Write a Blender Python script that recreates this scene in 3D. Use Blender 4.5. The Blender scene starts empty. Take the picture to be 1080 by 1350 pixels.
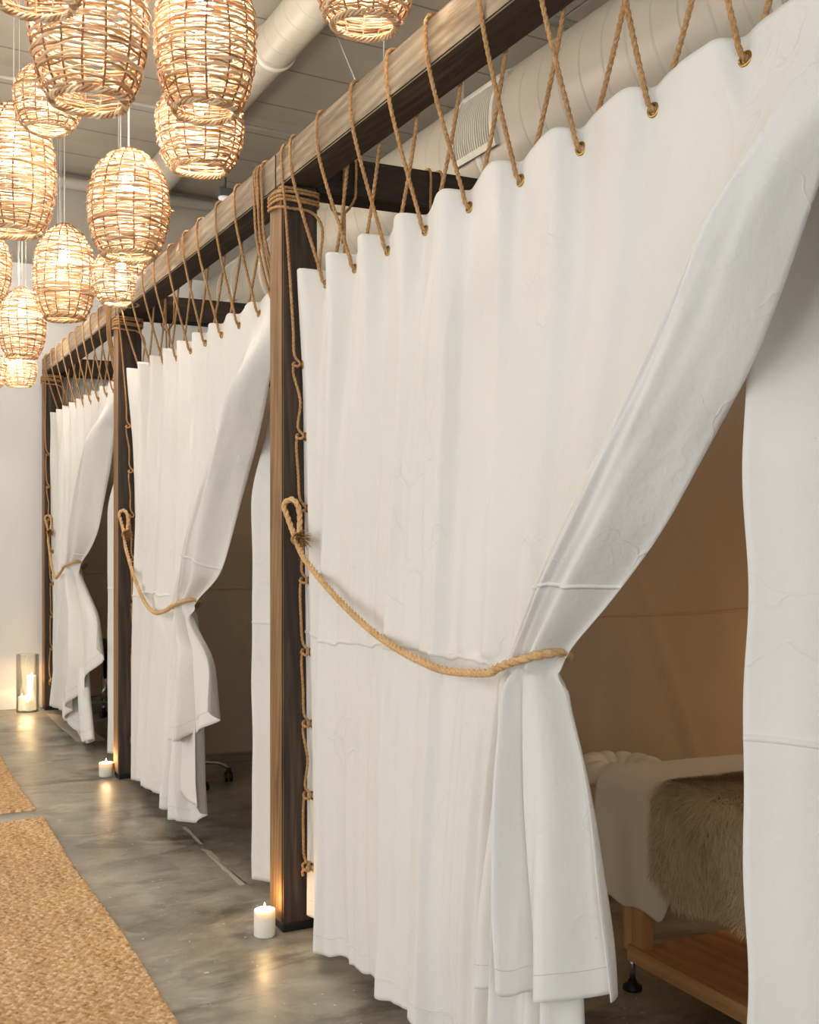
import bpy, bmesh, math, random
import numpy as np
from mathutils import Vector, Matrix
PI = math.pi
rnd = random.Random(7)
scn = bpy.context.scene
col = scn.collection

# ------------------------------------------------------------------ helpers
def setv(o, label=None, cat=None, group=None, kind=None):
    if label: o['label'] = label
    if cat: o['category'] = cat
    if group: o['group'] = group
    if kind: o['kind'] = kind
    return o

def thing(name, label, cat, loc=(0, 0, 0), rz=0, group=None):
    o = bpy.data.objects.new(name, None)
    o.empty_display_size = 0.1
    col.objects.link(o)
    o.location = loc
    o.rotation_euler = (0, 0, rz)
    return setv(o, label, cat, group)

def mobj(name, verts, faces, mat, parent=None, smooth=True, loc=None, midx=None):
    me = bpy.data.meshes.new(name)
    me.from_pydata([tuple(v) for v in verts], [], [tuple(f) for f in faces])
    me.update()
    mats = mat if isinstance(mat, (list, tuple)) else [mat]
    for m in mats: me.materials.append(m)
    if midx is not None:
        me.polygons.foreach_set('material_index', midx)
    if smooth:
        me.polygons.foreach_set('use_smooth', [True] * len(me.polygons))
    me.update()
    o = bpy.data.objects.new(name, me)
    col.objects.link(o)
    if parent: o.parent = parent
    if loc is not None: o.location = loc
    return o

def npmesh(name, V, F, mat, parent=None, smooth=True):
    """V (n,3) array, F (m,k) int array (all same k)"""
    me = bpy.data.meshes.new(name)
    V = np.asarray(V, dtype=np.float32); F = np.asarray(F, dtype=np.int32)
    k = F.shape[1]
    me.vertices.add(len(V)); me.vertices.foreach_set('co', V.ravel())
    me.loops.add(F.size); me.loops.foreach_set('vertex_index', F.ravel())
    me.polygons.add(len(F))
    me.polygons.foreach_set('loop_start', np.arange(0, F.size, k, dtype=np.int32))
    me.update(calc_edges=True)
    me.validate()
    if smooth: me.polygons.foreach_set('use_smooth', np.ones(len(me.polygons), dtype=bool))
    me.materials.append(mat)
    o = bpy.data.objects.new(name, me)
    col.objects.link(o)
    if parent: o.parent = parent
    return o

def copy_tree(o, parent=None):
    c = o.copy(); col.objects.link(c)
    if parent: c.parent = parent
    for ch in list(o.children): copy_tree(ch, c)
    return c

class MB:
    def __init__(self): self.v = []; self.f = []; self.m = []
    def add(self, vs, fs, m=0):
        b = len(self.v); self.v += [tuple(v) for v in vs]
        self.f += [tuple(i + b for i in f) for f in fs]; self.m += [m] * len(fs)
    def box(self, x0, x1, y0, y1, z0, z1, m=0, c=0.0):
        bm = bmesh.new()
        bmesh.ops.create_cube(bm, size=1.0)
        for v in bm.verts:
            v.co = Vector(((x0 + x1) / 2 + v.co.x * (x1 - x0), (y0 + y1) / 2 + v.co.y * (y1 - y0), (z0 + z1) / 2 + v.co.z * (z1 - z0)))
        if c > 0: bmesh.ops.bevel(bm, geom=list(bm.edges), offset=c, segments=2, affect='EDGES', profile=0.5)
        self.bm(bm, m)
    def bm(self, bm, m=0):
        bm.verts.index_update(); bm.normal_update()
        self.add([v.co[:] for v in bm.verts], [[v.index for v in f.verts] for f in bm.faces], m); bm.free()
    def lathe(self, prof, n=32, cx=0, cy=0, m=0, cap0=True, cap1=True):
        vs = []; fs = []
        for r, z in prof:
            for i in range(n):
                a = 2 * PI * i / n; vs.append((cx + r * math.cos(a), cy + r * math.sin(a), z))
        for j in range(len(prof) - 1):
            for i in range(n):
                a = j * n + i; b = j * n + (i + 1) % n
                fs.append((a, b, b + n, a + n))
        if cap0: fs.append(tuple(reversed(range(n))))
        if cap1: fs.append(tuple(range((len(prof) - 1) * n, len(prof) * n)))
        self.add(vs, fs, m)
    def tube(self, pts, r, n=8, m=0, close=False):
        V, F = tube_np(pts, r, n, close=close)
        self.add([tuple(p) for p in V], [tuple(f) for f in F], m)
        if not close:
            L = len(V) // n
            self.f.append(tuple(reversed(range(len(self.v) - len(V), len(self.v) - len(V) + n)))); self.m.append(m)
            self.f.append(tuple(range(len(self.v) - n, len(self.v)))); self.m.append(m)
    def build(self, name, mat, parent=None, smooth=True, loc=None):
        o = mobj(name, self.v, self.f, mat, parent, smooth, loc, self.m if isinstance(mat, (list, tuple)) else None)
        return o

def shade_auto(o, ang=40):
    me = o.data
    me.set_sharp_from_angle(angle=math.radians(ang))
    return o

def frames(P, close=False):
    P = np.asarray(P, float); n = len(P)
    if close: T = np.roll(P, -1, 0) - np.roll(P, 1, 0)
    else: T = np.gradient(P, axis=0)
    T /= np.linalg.norm(T, axis=1)[:, None] + 1e-12
    N = np.zeros_like(P)
    a = np.array([0.0, 0, 1]) if abs(T[0][2]) < 0.9 else np.array([1.0, 0, 0])
    v = a - T[0] * a.dot(T[0]); v /= np.linalg.norm(v); N[0] = v
    for i in range(1, n):
        v = N[i - 1] - T[i] * N[i - 1].dot(T[i]); l = np.linalg.norm(v)
        N[i] = v / l if l > 1e-6 else N[i - 1]
    B = np.cross(T, N)
    return T, N, B

def ring_faces(L, n, close=False):
    i = np.arange(L if close else L - 1)[:, None]; j = np.arange(n)[None, :]
    i2 = (i + 1) % L; j2 = (j + 1) % n
    F = np.stack([i * n + j, i * n + j2, i2 * n + j2, i2 * n + j], -1)
    return F.reshape(-1, 4)

def tube_np(P, r, n=8, twist=0.0, lobes=0, lobe_amp=0.0, close=False):
    P = np.asarray(P, float)
    T, N, B = frames(P, close)
    L = len(P); r = np.broadcast_to(np.asarray(r, float), (L,))
    seg = np.linalg.norm(np.diff(P, axis=0), axis=1); s = np.concatenate([[0], np.cumsum(seg)])
    a = 2 * PI * np.arange(n) / n
    th = a[None, :] + np.zeros((L, 1))
    rr = np.ones((L, n))
    if lobes:
        rr = 1 - lobe_amp + lobe_amp * 2 * np.abs(np.cos(0.5 * lobes * th + PI / 2))
        rr = rr / (1 + lobe_amp)
        th = th + s[:, None] * twist
    R = rr * r[:, None]
    V = P[:, None, :] + (np.cos(th) * R)[..., None] * N[:, None, :] + (np.sin(th) * R)[..., None] * B[:, None, :]
    return V.reshape(-1, 3), ring_faces(L, n, close)

def catmull(pts, step=0.01):
    P = [np.array(p, float) for p in pts]
    P = [2 * P[0] - P[1]] + P + [2 * P[-1] - P[-2]]
    out = []
    for i in range(1, len(P) - 2):
        p0, p1, p2, p3 = P[i - 1:i + 3]
        n = max(2, int(np.linalg.norm(p2 - p1) / step) + 1)
        d01 = max(np.linalg.norm(p1 - p0), 1e-5) ** .5; d12 = max(np.linalg.norm(p2 - p1), 1e-5) ** .5; d23 = max(np.linalg.norm(p3 - p2), 1e-5) ** .5
        m1 = (p2 - p1 + d12 * ((p1 - p0) / d01 - (p2 - p0) / (d01 + d12)))
        m2 = (p2 - p1 + d12 * ((p3 - p2) / d23 - (p3 - p1) / (d12 + d23)))
        t = np.linspace(0, 1, n, endpoint=False)[:, None]
        out.append((2 * t**3 - 3 * t**2 + 1) * p1 + (t**3 - 2 * t**2 + t) * m1 + (-2 * t**3 + 3 * t**2) * p2 + (t**3 - t**2) * m2)
    out.append(P[-2][None])
    C = np.concatenate(out)
    seg = np.linalg.norm(np.diff(C, axis=0), axis=1); s = np.concatenate([[0], np.cumsum(seg)])
    m = max(3, int(s[-1] / step)); q = np.linspace(0, s[-1], m)
    return np.stack([np.interp(q, s, C[:, k]) for k in range(3)], 1)

# ------------------------------------------------------------------ materials
def srgb(r, g, b):
    f = lambda c: ((c / 255) / 12.92) if c / 255 <= .04045 else (((c / 255) + .055) / 1.055) ** 2.4
    return (f(r), f(g), f(b), 1)

class NT:
    def __init__(self, name):
        self.m = bpy.data.materials.new(name); self.m.use_nodes = True
        self.t = self.m.node_tree; self.n = self.t.nodes; self.l = self.t.links
        self.b = self.n['Principled BSDF']; self.out = self.n['Material Output']
    def node(self, typ, **kw):
        n = self.n.new(typ)
        for k, v in kw.items():
            if k.startswith('i_'):
                n.inputs[k[2:].replace('_', ' ')].default_value = v
            else: setattr(n, k, v)
        return n
    def link(self, a, b): self.l.new(a, b)
    def coords(self, scale=(1, 1, 1), kind='Object', rot=(0, 0, 0)):
        c = self.node('ShaderNodeTexCoord'); mp = self.node('ShaderNodeMapping')
        mp.inputs['Scale'].default_value = scale; mp.inputs['Rotation'].default_value = rot
        self.link(c.outputs[kind], mp.inputs['Vector']); return mp.outputs['Vector']
    def noise(self, vec, scale, detail=4, rough=.55, dist=0):
        n = self.node('ShaderNodeTexNoise'); n.inputs['Scale'].default_value = scale
        n.inputs['Detail'].default_value = detail; n.inputs['Roughness'].default_value = rough
        n.inputs['Distortion'].default_value = dist
        self.link(vec, n.inputs['Vector']); return n.outputs['Fac']
    def ramp(self, fac, stops, interp='LINEAR'):
        r = self.node('ShaderNodeValToRGB'); r.color_ramp.interpolation = interp
        e = r.color_ramp.elements
        while len(e) < len(stops): e.new(0.5)
        for i, (p, c) in enumerate(stops): e[i].position = p; e[i].color = c
        self.link(fac, r.inputs['Fac']); return r.outputs['Color']
    def mix(self, a, b, fac, mode='MIX'):
        m = self.node('ShaderNodeMix', data_type='RGBA', blend_type=mode)
        for idx, x in ((6, a), (7, b)):
            if isinstance(x, tuple): m.inputs[idx].default_value = x
            else: self.link(x, m.inputs[idx])
        if isinstance(fac, (int, float)): m.inputs[0].default_value = fac
        else: self.link(fac, m.inputs[0])
        return m.outputs[2]
    def math(self, op, a, b=None, c=None):
        m = self.node('ShaderNodeMath', operation=op)
        for i, x in enumerate((a, b, c)):
            if x is None: continue
            if isinstance(x, (int, float)): m.inputs[i].default_value = x
            else: self.link(x, m.inputs[i])
        return m.outputs[0]
    def bump(self, h, strength=.3, dist=.01, prev=None):
        b = self.node('ShaderNodeBump'); b.inputs['Strength'].default_value = strength; b.inputs['Distance'].default_value = dist
        self.link(h, b.inputs['Height'])
        if prev is not None: self.link(prev, b.inputs['Normal'])
        return b.outputs['Normal']
    def base(self, c):
        if isinstance(c, tuple): self.b.inputs['Base Color'].default_value = c
        else: self.link(c, self.b.inputs['Base Color'])
    def normal(self, n): self.link(n, self.b.inputs['Normal'])
    def p(self, **kw):
        for k, v in kw.items():
            i = self.b.inputs[k.replace('_', ' ')]
            if isinstance(v, (int, float, tuple)): i.default_value = v
            else: self.link(v, i)

def plain(name, c, rough=.5, metal=0, **kw):
    t = NT(name)
    v = t.coords()
    n = t.noise(v, 9, 3)
    t.base(t.mix(c, tuple([x * .86 for x in c[:3]] + [1]), n))
    t.p(Roughness=rough, Metallic=metal, **kw)
    return t.m

def wood(name, axis, stops, ringscale=1.0, rough=.75, knots=True, bumpk=.35):
    t = NT(name)
    sc = [14.0, 14.0, 14.0]; sc[axis] = 1.1
    v = t.coords(tuple(sc))
    info = t.node('ShaderNodeObjectInfo')
    add = t.node('ShaderNodeVectorMath', operation='ADD'); t.link(v, add.inputs[0])
    mul = t.math('MULTIPLY', info.outputs['Random'], 37.0)
    cmb = t.node('ShaderNodeCombineXYZ')
    for i in range(3): t.link(mul, cmb.inputs[i])
    t.link(cmb.outputs[0], add.inputs[1]); v = add.outputs[0]
    n1 = t.noise(v, 1.3 * ringscale, 6, .6, 1.2)
    w = t.node('ShaderNodeTexWave', wave_type='BANDS', bands_direction='DIAGONAL'); w.inputs['Scale'].default_value = 1.2 * ringscale
    w.inputs['Distortion'].default_value = 9; w.inputs['Detail'].default_value = 3; w.inputs['Detail Scale'].default_value = .6
    t.link(v, w.inputs['Vector'])
    fine = t.noise(v, 9, 5, .7)
    c = t.ramp(n1, stops)
    c2 = t.mix(c, tuple([x * .55 for x in stops[0][1][:3]] + [1]), t.math('MULTIPLY', w.outputs['Fac'], .38))
    big = t.noise(t.coords((1.5, 1.5, 1.5)), 1.7, 3)
    c3 = t.mix(c2, tuple([x * .5 for x in stops[-1][1][:3]] + [1]), t.math('MULTIPLY', t.ramp(big, [(.42, (0, 0, 0, 1)), (.7, (1, 1, 1, 1))]), .5))
    c3 = t.mix(c3, (0.012, .008, .005, 1), t.math('MULTIPLY', t.ramp(fine, [(.25, (1, 1, 1, 1)), (.42, (0, 0, 0, 1))]), .55))
    t.base(c3)
    h = t.math('ADD', t.math('MULTIPLY', w.outputs['Fac'], .4), fine)
    t.normal(t.bump(h, bumpk, .004))
    t.p(Roughness=rough)
    return t.m

def fabric(name, c1, c2, crease=1.0, trans=.0, tint=None, wrk=1.0):
    t = NT(name)
    v = t.coords()
    big = t.noise(v, 2.2, 4, .5)
    c = t.mix(c1, c2, big)
    weave = t.noise(t.coords((340, 340, 340)), 1.0, 2, .6)
    c = t.mix(c, tuple([x * .93 for x in c1[:3]] + [1]), t.math('MULTIPLY', weave, .35))
    sp = t.noise(v, 60, 2, .5)
    c = t.mix(c, srgb(150, 115, 80), t.math('MULTIPLY', t.ramp(sp, [(.79, (0, 0, 0, 1)), (.82, (1, 1, 1, 1))]), .5))
    t.base(c)
    # crumple : warped ridges plus soft noise
    warp = t.noise(v, 3.0, 3, .6)
    m1 = t.noise(t.coords((1.0, 1.0, .6)), 7, 4, .5, .1)
    vo = t.node('ShaderNodeTexVoronoi', feature='DISTANCE_TO_EDGE'); vo.inputs['Scale'].default_value = 3.4
    vo.inputs['Randomness'].default_value = 1
    addv = t.node('ShaderNodeVectorMath', operation='ADD'); t.link(v, addv.inputs[0])
    nn = t.node('ShaderNodeTexNoise'); nn.inputs['Scale'].default_value = 4.0; nn.inputs['Detail'].default_value = 3; t.link(v, nn.inputs['Vector'])
    scv = t.node('ShaderNodeVectorMath', operation='SCALE'); scv.inputs['Scale'].default_value = .5; t.link(nn.outputs['Color'], scv.inputs[0])
    t.link(scv.outputs[0], addv.inputs[1]); t.link(addv.outputs[0], vo.inputs['Vector'])
    edge = t.ramp(vo.outputs['Distance'], [(0, (1, 1, 1, 1)), (.02, (0, 0, 0, 1))])
    mask = t.ramp(t.noise(v, 2.6, 3), [(.5, (0, 0, 0, 1)), (.62, (1, 1, 1, 1))])
    ed = t.mix((0, 0, 0, 1), edge, mask)
    bn = t.bump(m1, .45 * wrk, .016)
    m2 = t.noise(t.coords((1.5, 1.5, 1.0)), 24, 4, .6, .2)
    bn = t.bump(m2, .24 * wrk, .007, bn)
    def ridge(sc, scale, wdt):
        q = t.math('ABSOLUTE', t.math('SUBTRACT', t.noise(t.coords(sc), scale, 1, .5, 0), .5))
        return t.ramp(q, [(0, (1, 1, 1, 1)), (wdt, (0, 0, 0, 1))])
    r1 = t.mix((0, 0, 0, 1), ridge((1, 1, .6), 5.5, .035), t.ramp(t.noise(v, 3.3, 3), [(.42, (0, 0, 0, 1)), (.6, (1, 1, 1, 1))]))
    r2 = t.mix((0, 0, 0, 1), ridge((1, 1, .8), 13, .06), t.ramp(t.noise(t.coords((1, 1, 1), rot=(.5, .3, 0)), 2.4, 3), [(.40, (0, 0, 0, 1)), (.6, (1, 1, 1, 1))]))
    bn = t.bump(r2, .09 * crease, .004, bn)
    bn = t.bump(ed, .35 * crease, .004, bn)
    bn = t.bump(weave, .12, .0012, bn)
    t.normal(bn)
    t.p(Roughness=.92)
    try: t.p(Sheen_Weight=.08)
    except Exception: pass
    if trans > 0:
        tr = t.node('ShaderNodeBsdfTranslucent'); tr.inputs['Color'].default_value = c1
        mx = t.node('ShaderNodeMixShader'); mx.inputs[0].default_value = trans
        t.link(t.b.outputs[0], mx.inputs[1]); t.link(tr.outputs[0], mx.inputs[2]); t.link(mx.outputs[0], t.out.inputs['Surface'])
    return t.m

def rope_mat(name, stops):
    t = NT(name)
    v = t.coords((1, 1, 1))
    f = t.noise(v, 160, 4, .7)
    g = t.noise(v, 14, 3, .6)
    c = t.ramp(t.math('ADD', t.math('MULTIPLY', f, .75), t.math('MULTIPLY', g, .3)), stops)
    t.base(c); t.normal(t.bump(f, .6, .002)); t.p(Roughness=.85)
    return t.m

M = {}
M['canvas'] = fabric('white_canvas', srgb(244, 241, 235), srgb(234, 229, 219), 1.3, .16, wrk=1.5)
M['canvas_room'] = fabric('shaded_cream_canvas', srgb(208, 188, 163), srgb(194, 174, 148), .8, .15, wrk=1.0)  # same cream canvas, dim warm cabin light put into its colour as tan
M['sheet'] = fabric('sheet_fabric', srgb(240, 226, 206), srgb(232, 216, 194), .5, 0, wrk=.5)
M['thread'] = plain('seam_cloth', srgb(226, 221, 211), .9)
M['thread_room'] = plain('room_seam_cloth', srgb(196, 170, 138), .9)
M['rope'] = rope_mat('jute_rope', [(.2, srgb(92, 60, 34)), (.5, srgb(176, 132, 84)), (.8, srgb(224, 186, 136))])
M['rope_thick'] = rope_mat('manila_rope', [(.2, srgb(128, 88, 50)), (.5, srgb(205, 162, 110)), (.8, srgb(238, 205, 156))])
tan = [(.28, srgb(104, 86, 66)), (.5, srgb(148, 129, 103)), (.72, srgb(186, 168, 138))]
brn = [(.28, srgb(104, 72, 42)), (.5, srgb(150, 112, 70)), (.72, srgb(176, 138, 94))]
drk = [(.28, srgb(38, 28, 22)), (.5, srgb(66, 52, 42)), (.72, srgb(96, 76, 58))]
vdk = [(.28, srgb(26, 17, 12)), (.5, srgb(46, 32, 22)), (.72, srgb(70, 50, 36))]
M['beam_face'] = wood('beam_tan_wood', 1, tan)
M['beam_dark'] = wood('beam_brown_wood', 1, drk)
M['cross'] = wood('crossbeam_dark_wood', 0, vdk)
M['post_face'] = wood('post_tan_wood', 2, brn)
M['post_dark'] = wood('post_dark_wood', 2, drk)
M['maple'] = wood('maple_wood', 1, [(.3, srgb(205, 150, 96)), (.5, srgb(222, 170, 116)), (.7, srgb(232, 184, 130))], .5, .45, bumpk=.06)
M['maple_v'] = wood('maple_leg_wood', 2, [(.3, srgb(205, 150, 96)), (.5, srgb(222, 170, 116)), (.7, srgb(232, 184, 130))], .5, .45, bumpk=.06)
M['brass'] = plain('brass', srgb(190, 150, 80), .3, 1)
M['steel'] = plain('steel', srgb(190, 190, 192), .28, 1)
M['chrome'] = plain('chrome', srgb(220, 220, 222), .12, 1)
M['black'] = plain('black_rubber', srgb(16, 16, 16), .5)
M['cord'] = plain('white_cord', srgb(214, 212, 206), .6)
M['duct'] = None
M['vent'] = plain('vent_paint', srgb(214, 208, 196), .55)
M['vent_dark'] = plain('vent_shadow_gap', srgb(120, 114, 104), .7)
M['pipe'] = plain('pipe_paint', srgb(200, 195, 184), .55)
M['box_grey'] = plain('grey_housing', srgb(92, 92, 88), .5)

def mk_duct():
    t = NT('painted_spiral_duct')
    c = t.node('ShaderNodeTexCoord'); sp = t.node('ShaderNodeSeparateXYZ'); t.link(c.outputs['Object'], sp.inputs[0])
    ang = t.math('DIVIDE', t.math('ARCTAN2', sp.outputs['Z'], sp.outputs['X']), 2 * PI)
    ph = t.math('FRACT', t.math('ADD', t.math('DIVIDE', sp.outputs['Y'], .16), ang))
    d = t.math('ABSOLUTE', t.math('SUBTRACT', ph, .5))
    line = t.ramp(d, [(.0, (1, 1, 1, 1)), (.022, (1, 1, 1, 1)), (.04, (0, 0, 0, 1))])
    n = t.noise(t.coords(), 2.5, 3)
    b = t.mix(srgb(186, 180, 166), srgb(172, 165, 150), n)
    t.base(t.mix(b, srgb(150, 144, 132), t.math('MULTIPLY', line, .2)))
    t.normal(t.bump(line, .5, .006)); t.p(Roughness=.38)
    return t.m
M['duct'] = mk_duct()

def mk_wick():
    t = NT('split_wicker')
    g = t.node('ShaderNodeNewGeometry')
    r = g.outputs['Random Per Island']
    v = t.coords()
    n = t.noise(v, 26, 4, .6)
    n2 = t.noise(t.coords((1, 1, 12)), 30, 3, .6)
    f = t.math('ADD', t.math('MULTIPLY', r, .62), t.math('MULTIPLY', n, .45))
    c = t.ramp(f, [(.16, srgb(128, 88, 56)), (.36, srgb(190, 148, 104)), (.6, srgb(222, 188, 146)), (.85, srgb(240, 220, 188))])
    t.base(t.mix(c, srgb(130, 88, 54), t.math('MULTIPLY', t.ramp(n2, [(.3, (1, 1, 1, 1)), (.45, (0, 0, 0, 1))]), .35)))
    t.normal(t.bump(n2, .35, .002)); t.p(Roughness=.6)
    tr = t.node('ShaderNodeBsdfTranslucent'); t.link(c, tr.inputs['Color'])
    mx = t.node('ShaderNodeMixShader'); mx.inputs[0].default_value = .16
    t.link(t.b.outputs[0], mx.inputs[1]); t.link(tr.outputs[0], mx.inputs[2]); t.link(mx.outputs[0], t.out.inputs['Surface'])
    return t.m
M['wick'] = mk_wick()
M['rib'] = plain('wicker_rib', srgb(134, 90, 54), .7)

def emis(name, c, s):
    t = NT(name)
    t.base((.8, .8, .8, 1)); t.p(Emission_Color=c, Emission_Strength=s)
    return t.m
M['bulb'] = emis('lit_bulb_glass', (1, .92, .80, 1), 430)
M['flame'] = emis('candle_flame', (1, .62, .22, 1), 14)
def mk_wax(name, e):
    t = NT(name)
    t.base(srgb(240, 236, 224))
    t.p(Roughness=.45, Subsurface_Weight=.4, Subsurface_Scale=.03)
    t.b.inputs['Subsurface Radius'].default_value = (1, .6, .3)
    return t.m
M['wax'] = mk_wax('candle_wax', 0)
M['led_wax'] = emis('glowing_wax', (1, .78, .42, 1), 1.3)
def mk_glass():
    t = NT('clear_glass')
    tr = t.node('ShaderNodeBsdfTransparent'); tr.inputs['Color'].default_value = (.965, .975, .97, 1)
    gl = t.node('ShaderNodeBsdfGlossy'); gl.inputs['Roughness'].default_value = .03
    fr = t.node('ShaderNodeLayerWeight'); fr.inputs['Blend'].default_value = .25
    mx = t.node('ShaderNodeMixShader'); t.link(t.math('MULTIPLY', fr.outputs['Fresnel'], .7), mx.inputs[0])
    t.link(tr.outputs[0], mx.inputs[1]); t.link(gl.outputs[0], mx.inputs[2]); t.link(mx.outputs[0], t.out.inputs['Surface'])
    return t.m
M['glass'] = mk_glass()

def mk_floor():
    t = NT('stained_concrete')
    v = t.coords()
    a = t.noise(v, .9, 6, .6, .6); b = t.noise(v, 4.5, 6, .65, .4); f = t.noise(v, 70, 3, .6)
    st = t.noise(t.coords((1, 2.0, 1)), 1.9, 6, .65, .5)
    mixf = t.math('ADD', t.math('MULTIPLY', a, .55), t.math('MULTIPLY', b, .45))
    c = t.ramp(mixf, [(.36, srgb(100, 91, 76)), (.46, srgb(136, 129, 114)), (.54, srgb(156, 149, 134)), (.66, srgb(184, 176, 159))])
    c = t.mix(c, srgb(70, 62, 50), t.math('MULTIPLY', t.ramp(st, [(.52, (0, 0, 0, 1)), (.68, (1, 1, 1, 1))]), .75))
    st2 = t.noise(t.coords((1, 2.4, 1)), 5.5, 6, .7, .3)
    c = t.mix(c, srgb(84, 74, 60), t.math('MULTIPLY', t.ramp(st2, [(.54, (0, 0, 0, 1)), (.70, (1, 1, 1, 1))]), .38))
    st3 = t.noise(t.coords((1.3, 2.2, 1)), 3.4, 5, .7, 1.2)
    c = t.mix(c, srgb(190, 182, 164), t.math('MULTIPLY', t.ramp(st3, [(.55, (0, 0, 0, 1)), (.7, (1, 1, 1, 1))]), .5))
    c = t.mix(c, srgb(140, 152, 150), t.math('MULTIPLY', t.ramp(t.noise(v, 1.7, 3), [(.58, (0, 0, 0, 1)), (.72, (1, 1, 1, 1))]), .35))
    sp = t.noise(v, 42, 2, .5, .3)
    c = t.mix(c, srgb(214, 208, 196), t.math('MULTIPLY', t.ramp(sp, [(.71, (0, 0, 0, 1)), (.73, (1, 1, 1, 1))]), .8))
    t.base(c)
    rg = t.ramp(b, [(.35, (.30, .30, .30, 1)), (.7, (.50, .50, .50, 1))])
    t.p(Roughness=rg, IOR=1.5)
    t.normal(t.bump(t.math('ADD', b, t.math('MULTIPLY', f, .12)), .1, .006))
    return t.m
M['floor'] = mk_floor()
M['floor_patch'] = plain('pale_floor_paint', srgb(196, 188, 170), .5)

def mk_wall(name, c):
    t = NT(name); v = t.coords()
    n = t.noise(v, 1.2, 3); t.base(t.mix(c, tuple([x * .95 for x in c[:3]] + [1]), n))
    t.normal(t.bump(t.noise(v, 120, 3), .08, .003)); t.p(Roughness=.75)
    return t.m
M['wall'] = mk_wall('white_wall_paint', srgb(232, 232, 230))
M['wall_grey'] = mk_wall('grey_upper_wall_paint', srgb(176, 170, 158))
def mk_ceiling():
    t = NT('ceiling_deck_paint')
    c = t.node('ShaderNodeTexCoord'); sp = t.node('ShaderNodeSeparateXYZ'); t.link(c.outputs['Object'], sp.inputs[0])
    ph = t.math('FRACT', t.math('DIVIDE', sp.outputs['Y'], .61))
    d = t.math('ABSOLUTE', t.math('SUBTRACT', ph, .5))
    line = t.ramp(d, [(.0, (1, 1, 1, 1)), (.008, (1, 1, 1, 1)), (.016, (0, 0, 0, 1))])
    row = t.math('FLOOR', t.math('DIVIDE', sp.outputs['Y'], .61))
    ph2 = t.math('FRACT', t.math('ADD', t.math('DIVIDE', sp.outputs['X'], 2.4), t.math('MULTIPLY', row, .37)))
    line2 = t.ramp(t.math('ABSOLUTE', t.math('SUBTRACT', ph2, .5)), [(.0, (1, 1, 1, 1)), (.002, (1, 1, 1, 1)), (.004, (0, 0, 0, 1))])
    wn = t.node('ShaderNodeTexWhiteNoise', noise_dimensions='1D'); t.link(row, wn.inputs['W'])
    n = t.noise(t.coords(), 1.3, 4)
    b = t.mix(srgb(172, 165, 151), srgb(154, 146, 131), n)
    b = t.mix(b, srgb(188, 181, 166), t.math('MULTIPLY', wn.outputs['Value'], .4))
    ln = t.math('MAXIMUM', line, t.math('MULTIPLY', line2, .7))
    t.base(t.mix(b, srgb(96, 88, 76), t.math('MULTIPLY', ln, .7)))
    t.normal(t.bump(t.math('SUBTRACT', 1.0, ln), .6, .01)); t.p(Roughness=.8)
    return t.m
M['ceiling'] = mk_ceiling()

def mk_rug():
    t = NT('jute_weave')
    v = t.coords()
    a = t.noise(t.coords((90, 60, 90)), 1.0, 3, .7)
    b = t.noise(t.coords((7, 1.0, 1)), 1.6, 4, .6)
    s = t.noise(t.coords((1.0, 34, 1)), 1.2, 3, .6)
    tn = t.node('ShaderNodeAttribute', attribute_name='tone').outputs['Fac']
    f = t.math('ADD', t.math('ADD', t.math('MULTIPLY', a, .40), t.math('MULTIPLY', b, .30)), t.math('MULTIPLY', tn, .38))
    c = t.ramp(f, [(.32, srgb(140, 100, 62)), (.46, srgb(184, 144, 98)), (.60, srgb(206, 168, 122)), (.78, srgb(228, 200, 160))])
    t.base(c); t.normal(t.bump(a, .5, .003)); t.p(Roughness=.9)
    return t.m
M['rug'] = mk_rug()

def mk_fur():
    t = NT('sheepskin_fur')
    g = t.node('ShaderNodeNewGeometry')
    n = t.noise(t.coords(), 7, 4, .6)
    f = t.math('ADD', t.math('MULTIPLY', g.outputs['Random Per Island'], .4), t.math('MULTIPLY', n, .6))
    t.base(t.ramp(f, [(.28, srgb(200, 174, 136)), (.5, srgb(228, 206, 168)), (.72, srgb(246, 230, 200))]))
    t.p(Roughness=.7)
    return t.m
M['fur'] = mk_fur()

# ------------------------------------------------------------------ setting
BX0, BX1 = 1.436, 1.576          # front beam, hall face / room face
BZ0, BZ1 = 2.774, 2.908
WALLX = 5.0; LEFTX = -3.2; BACKY = -3.2; FARY = 9.90; CEIL = 4.50

def structure(name, o):
    o['kind'] = 'structure'; return o

mb = MB(); mb.box(LEFTX, WALLX, BACKY, FARY + .3, -.1, 0); structure('floor', mb.build('floor', M['floor'], smooth=False))
# ceiling slopes gently down to the right
mb = MB()
zl = CEIL + .04 * (2.3 - LEFTX); zr = CEIL + .04 * (2.3 - WALLX)
vs = [(LEFTX, BACKY, zl), (WALLX, BACKY, zr), (WALLX, FARY + .3, zr), (LEFTX, FARY + .3, zl)]
vs += [(x, y, z + .12) for x, y, z in vs]
mb.add(vs, [(0, 3, 2, 1), (4, 5, 6, 7), (0, 1, 5, 4), (1, 2, 6, 5), (2, 3, 7, 6), (3, 0, 4, 7)])
structure('ceiling', mb.build('ceiling', M['ceiling'], smooth=False))
mb = MB(); mb.box(LEFTX, WALLX, FARY, FARY + .12, 0, 3.70); structure('wall_far', mb.build('wall_far', M['wall'], smooth=False))
mb = MB(); mb.box(LEFTX, WALLX, FARY + .12, FARY + .3, 3.5, 4.85); structure('wall_upper', mb.build('wall_upper', M['wall_grey'], smooth=False))
mb = MB(); mb.box(WALLX, WALLX + .1, BACKY, FARY + .3, 0, 4.6); structure('wall_right', mb.build('wall_right', M['wall'], smooth=False))

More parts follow.
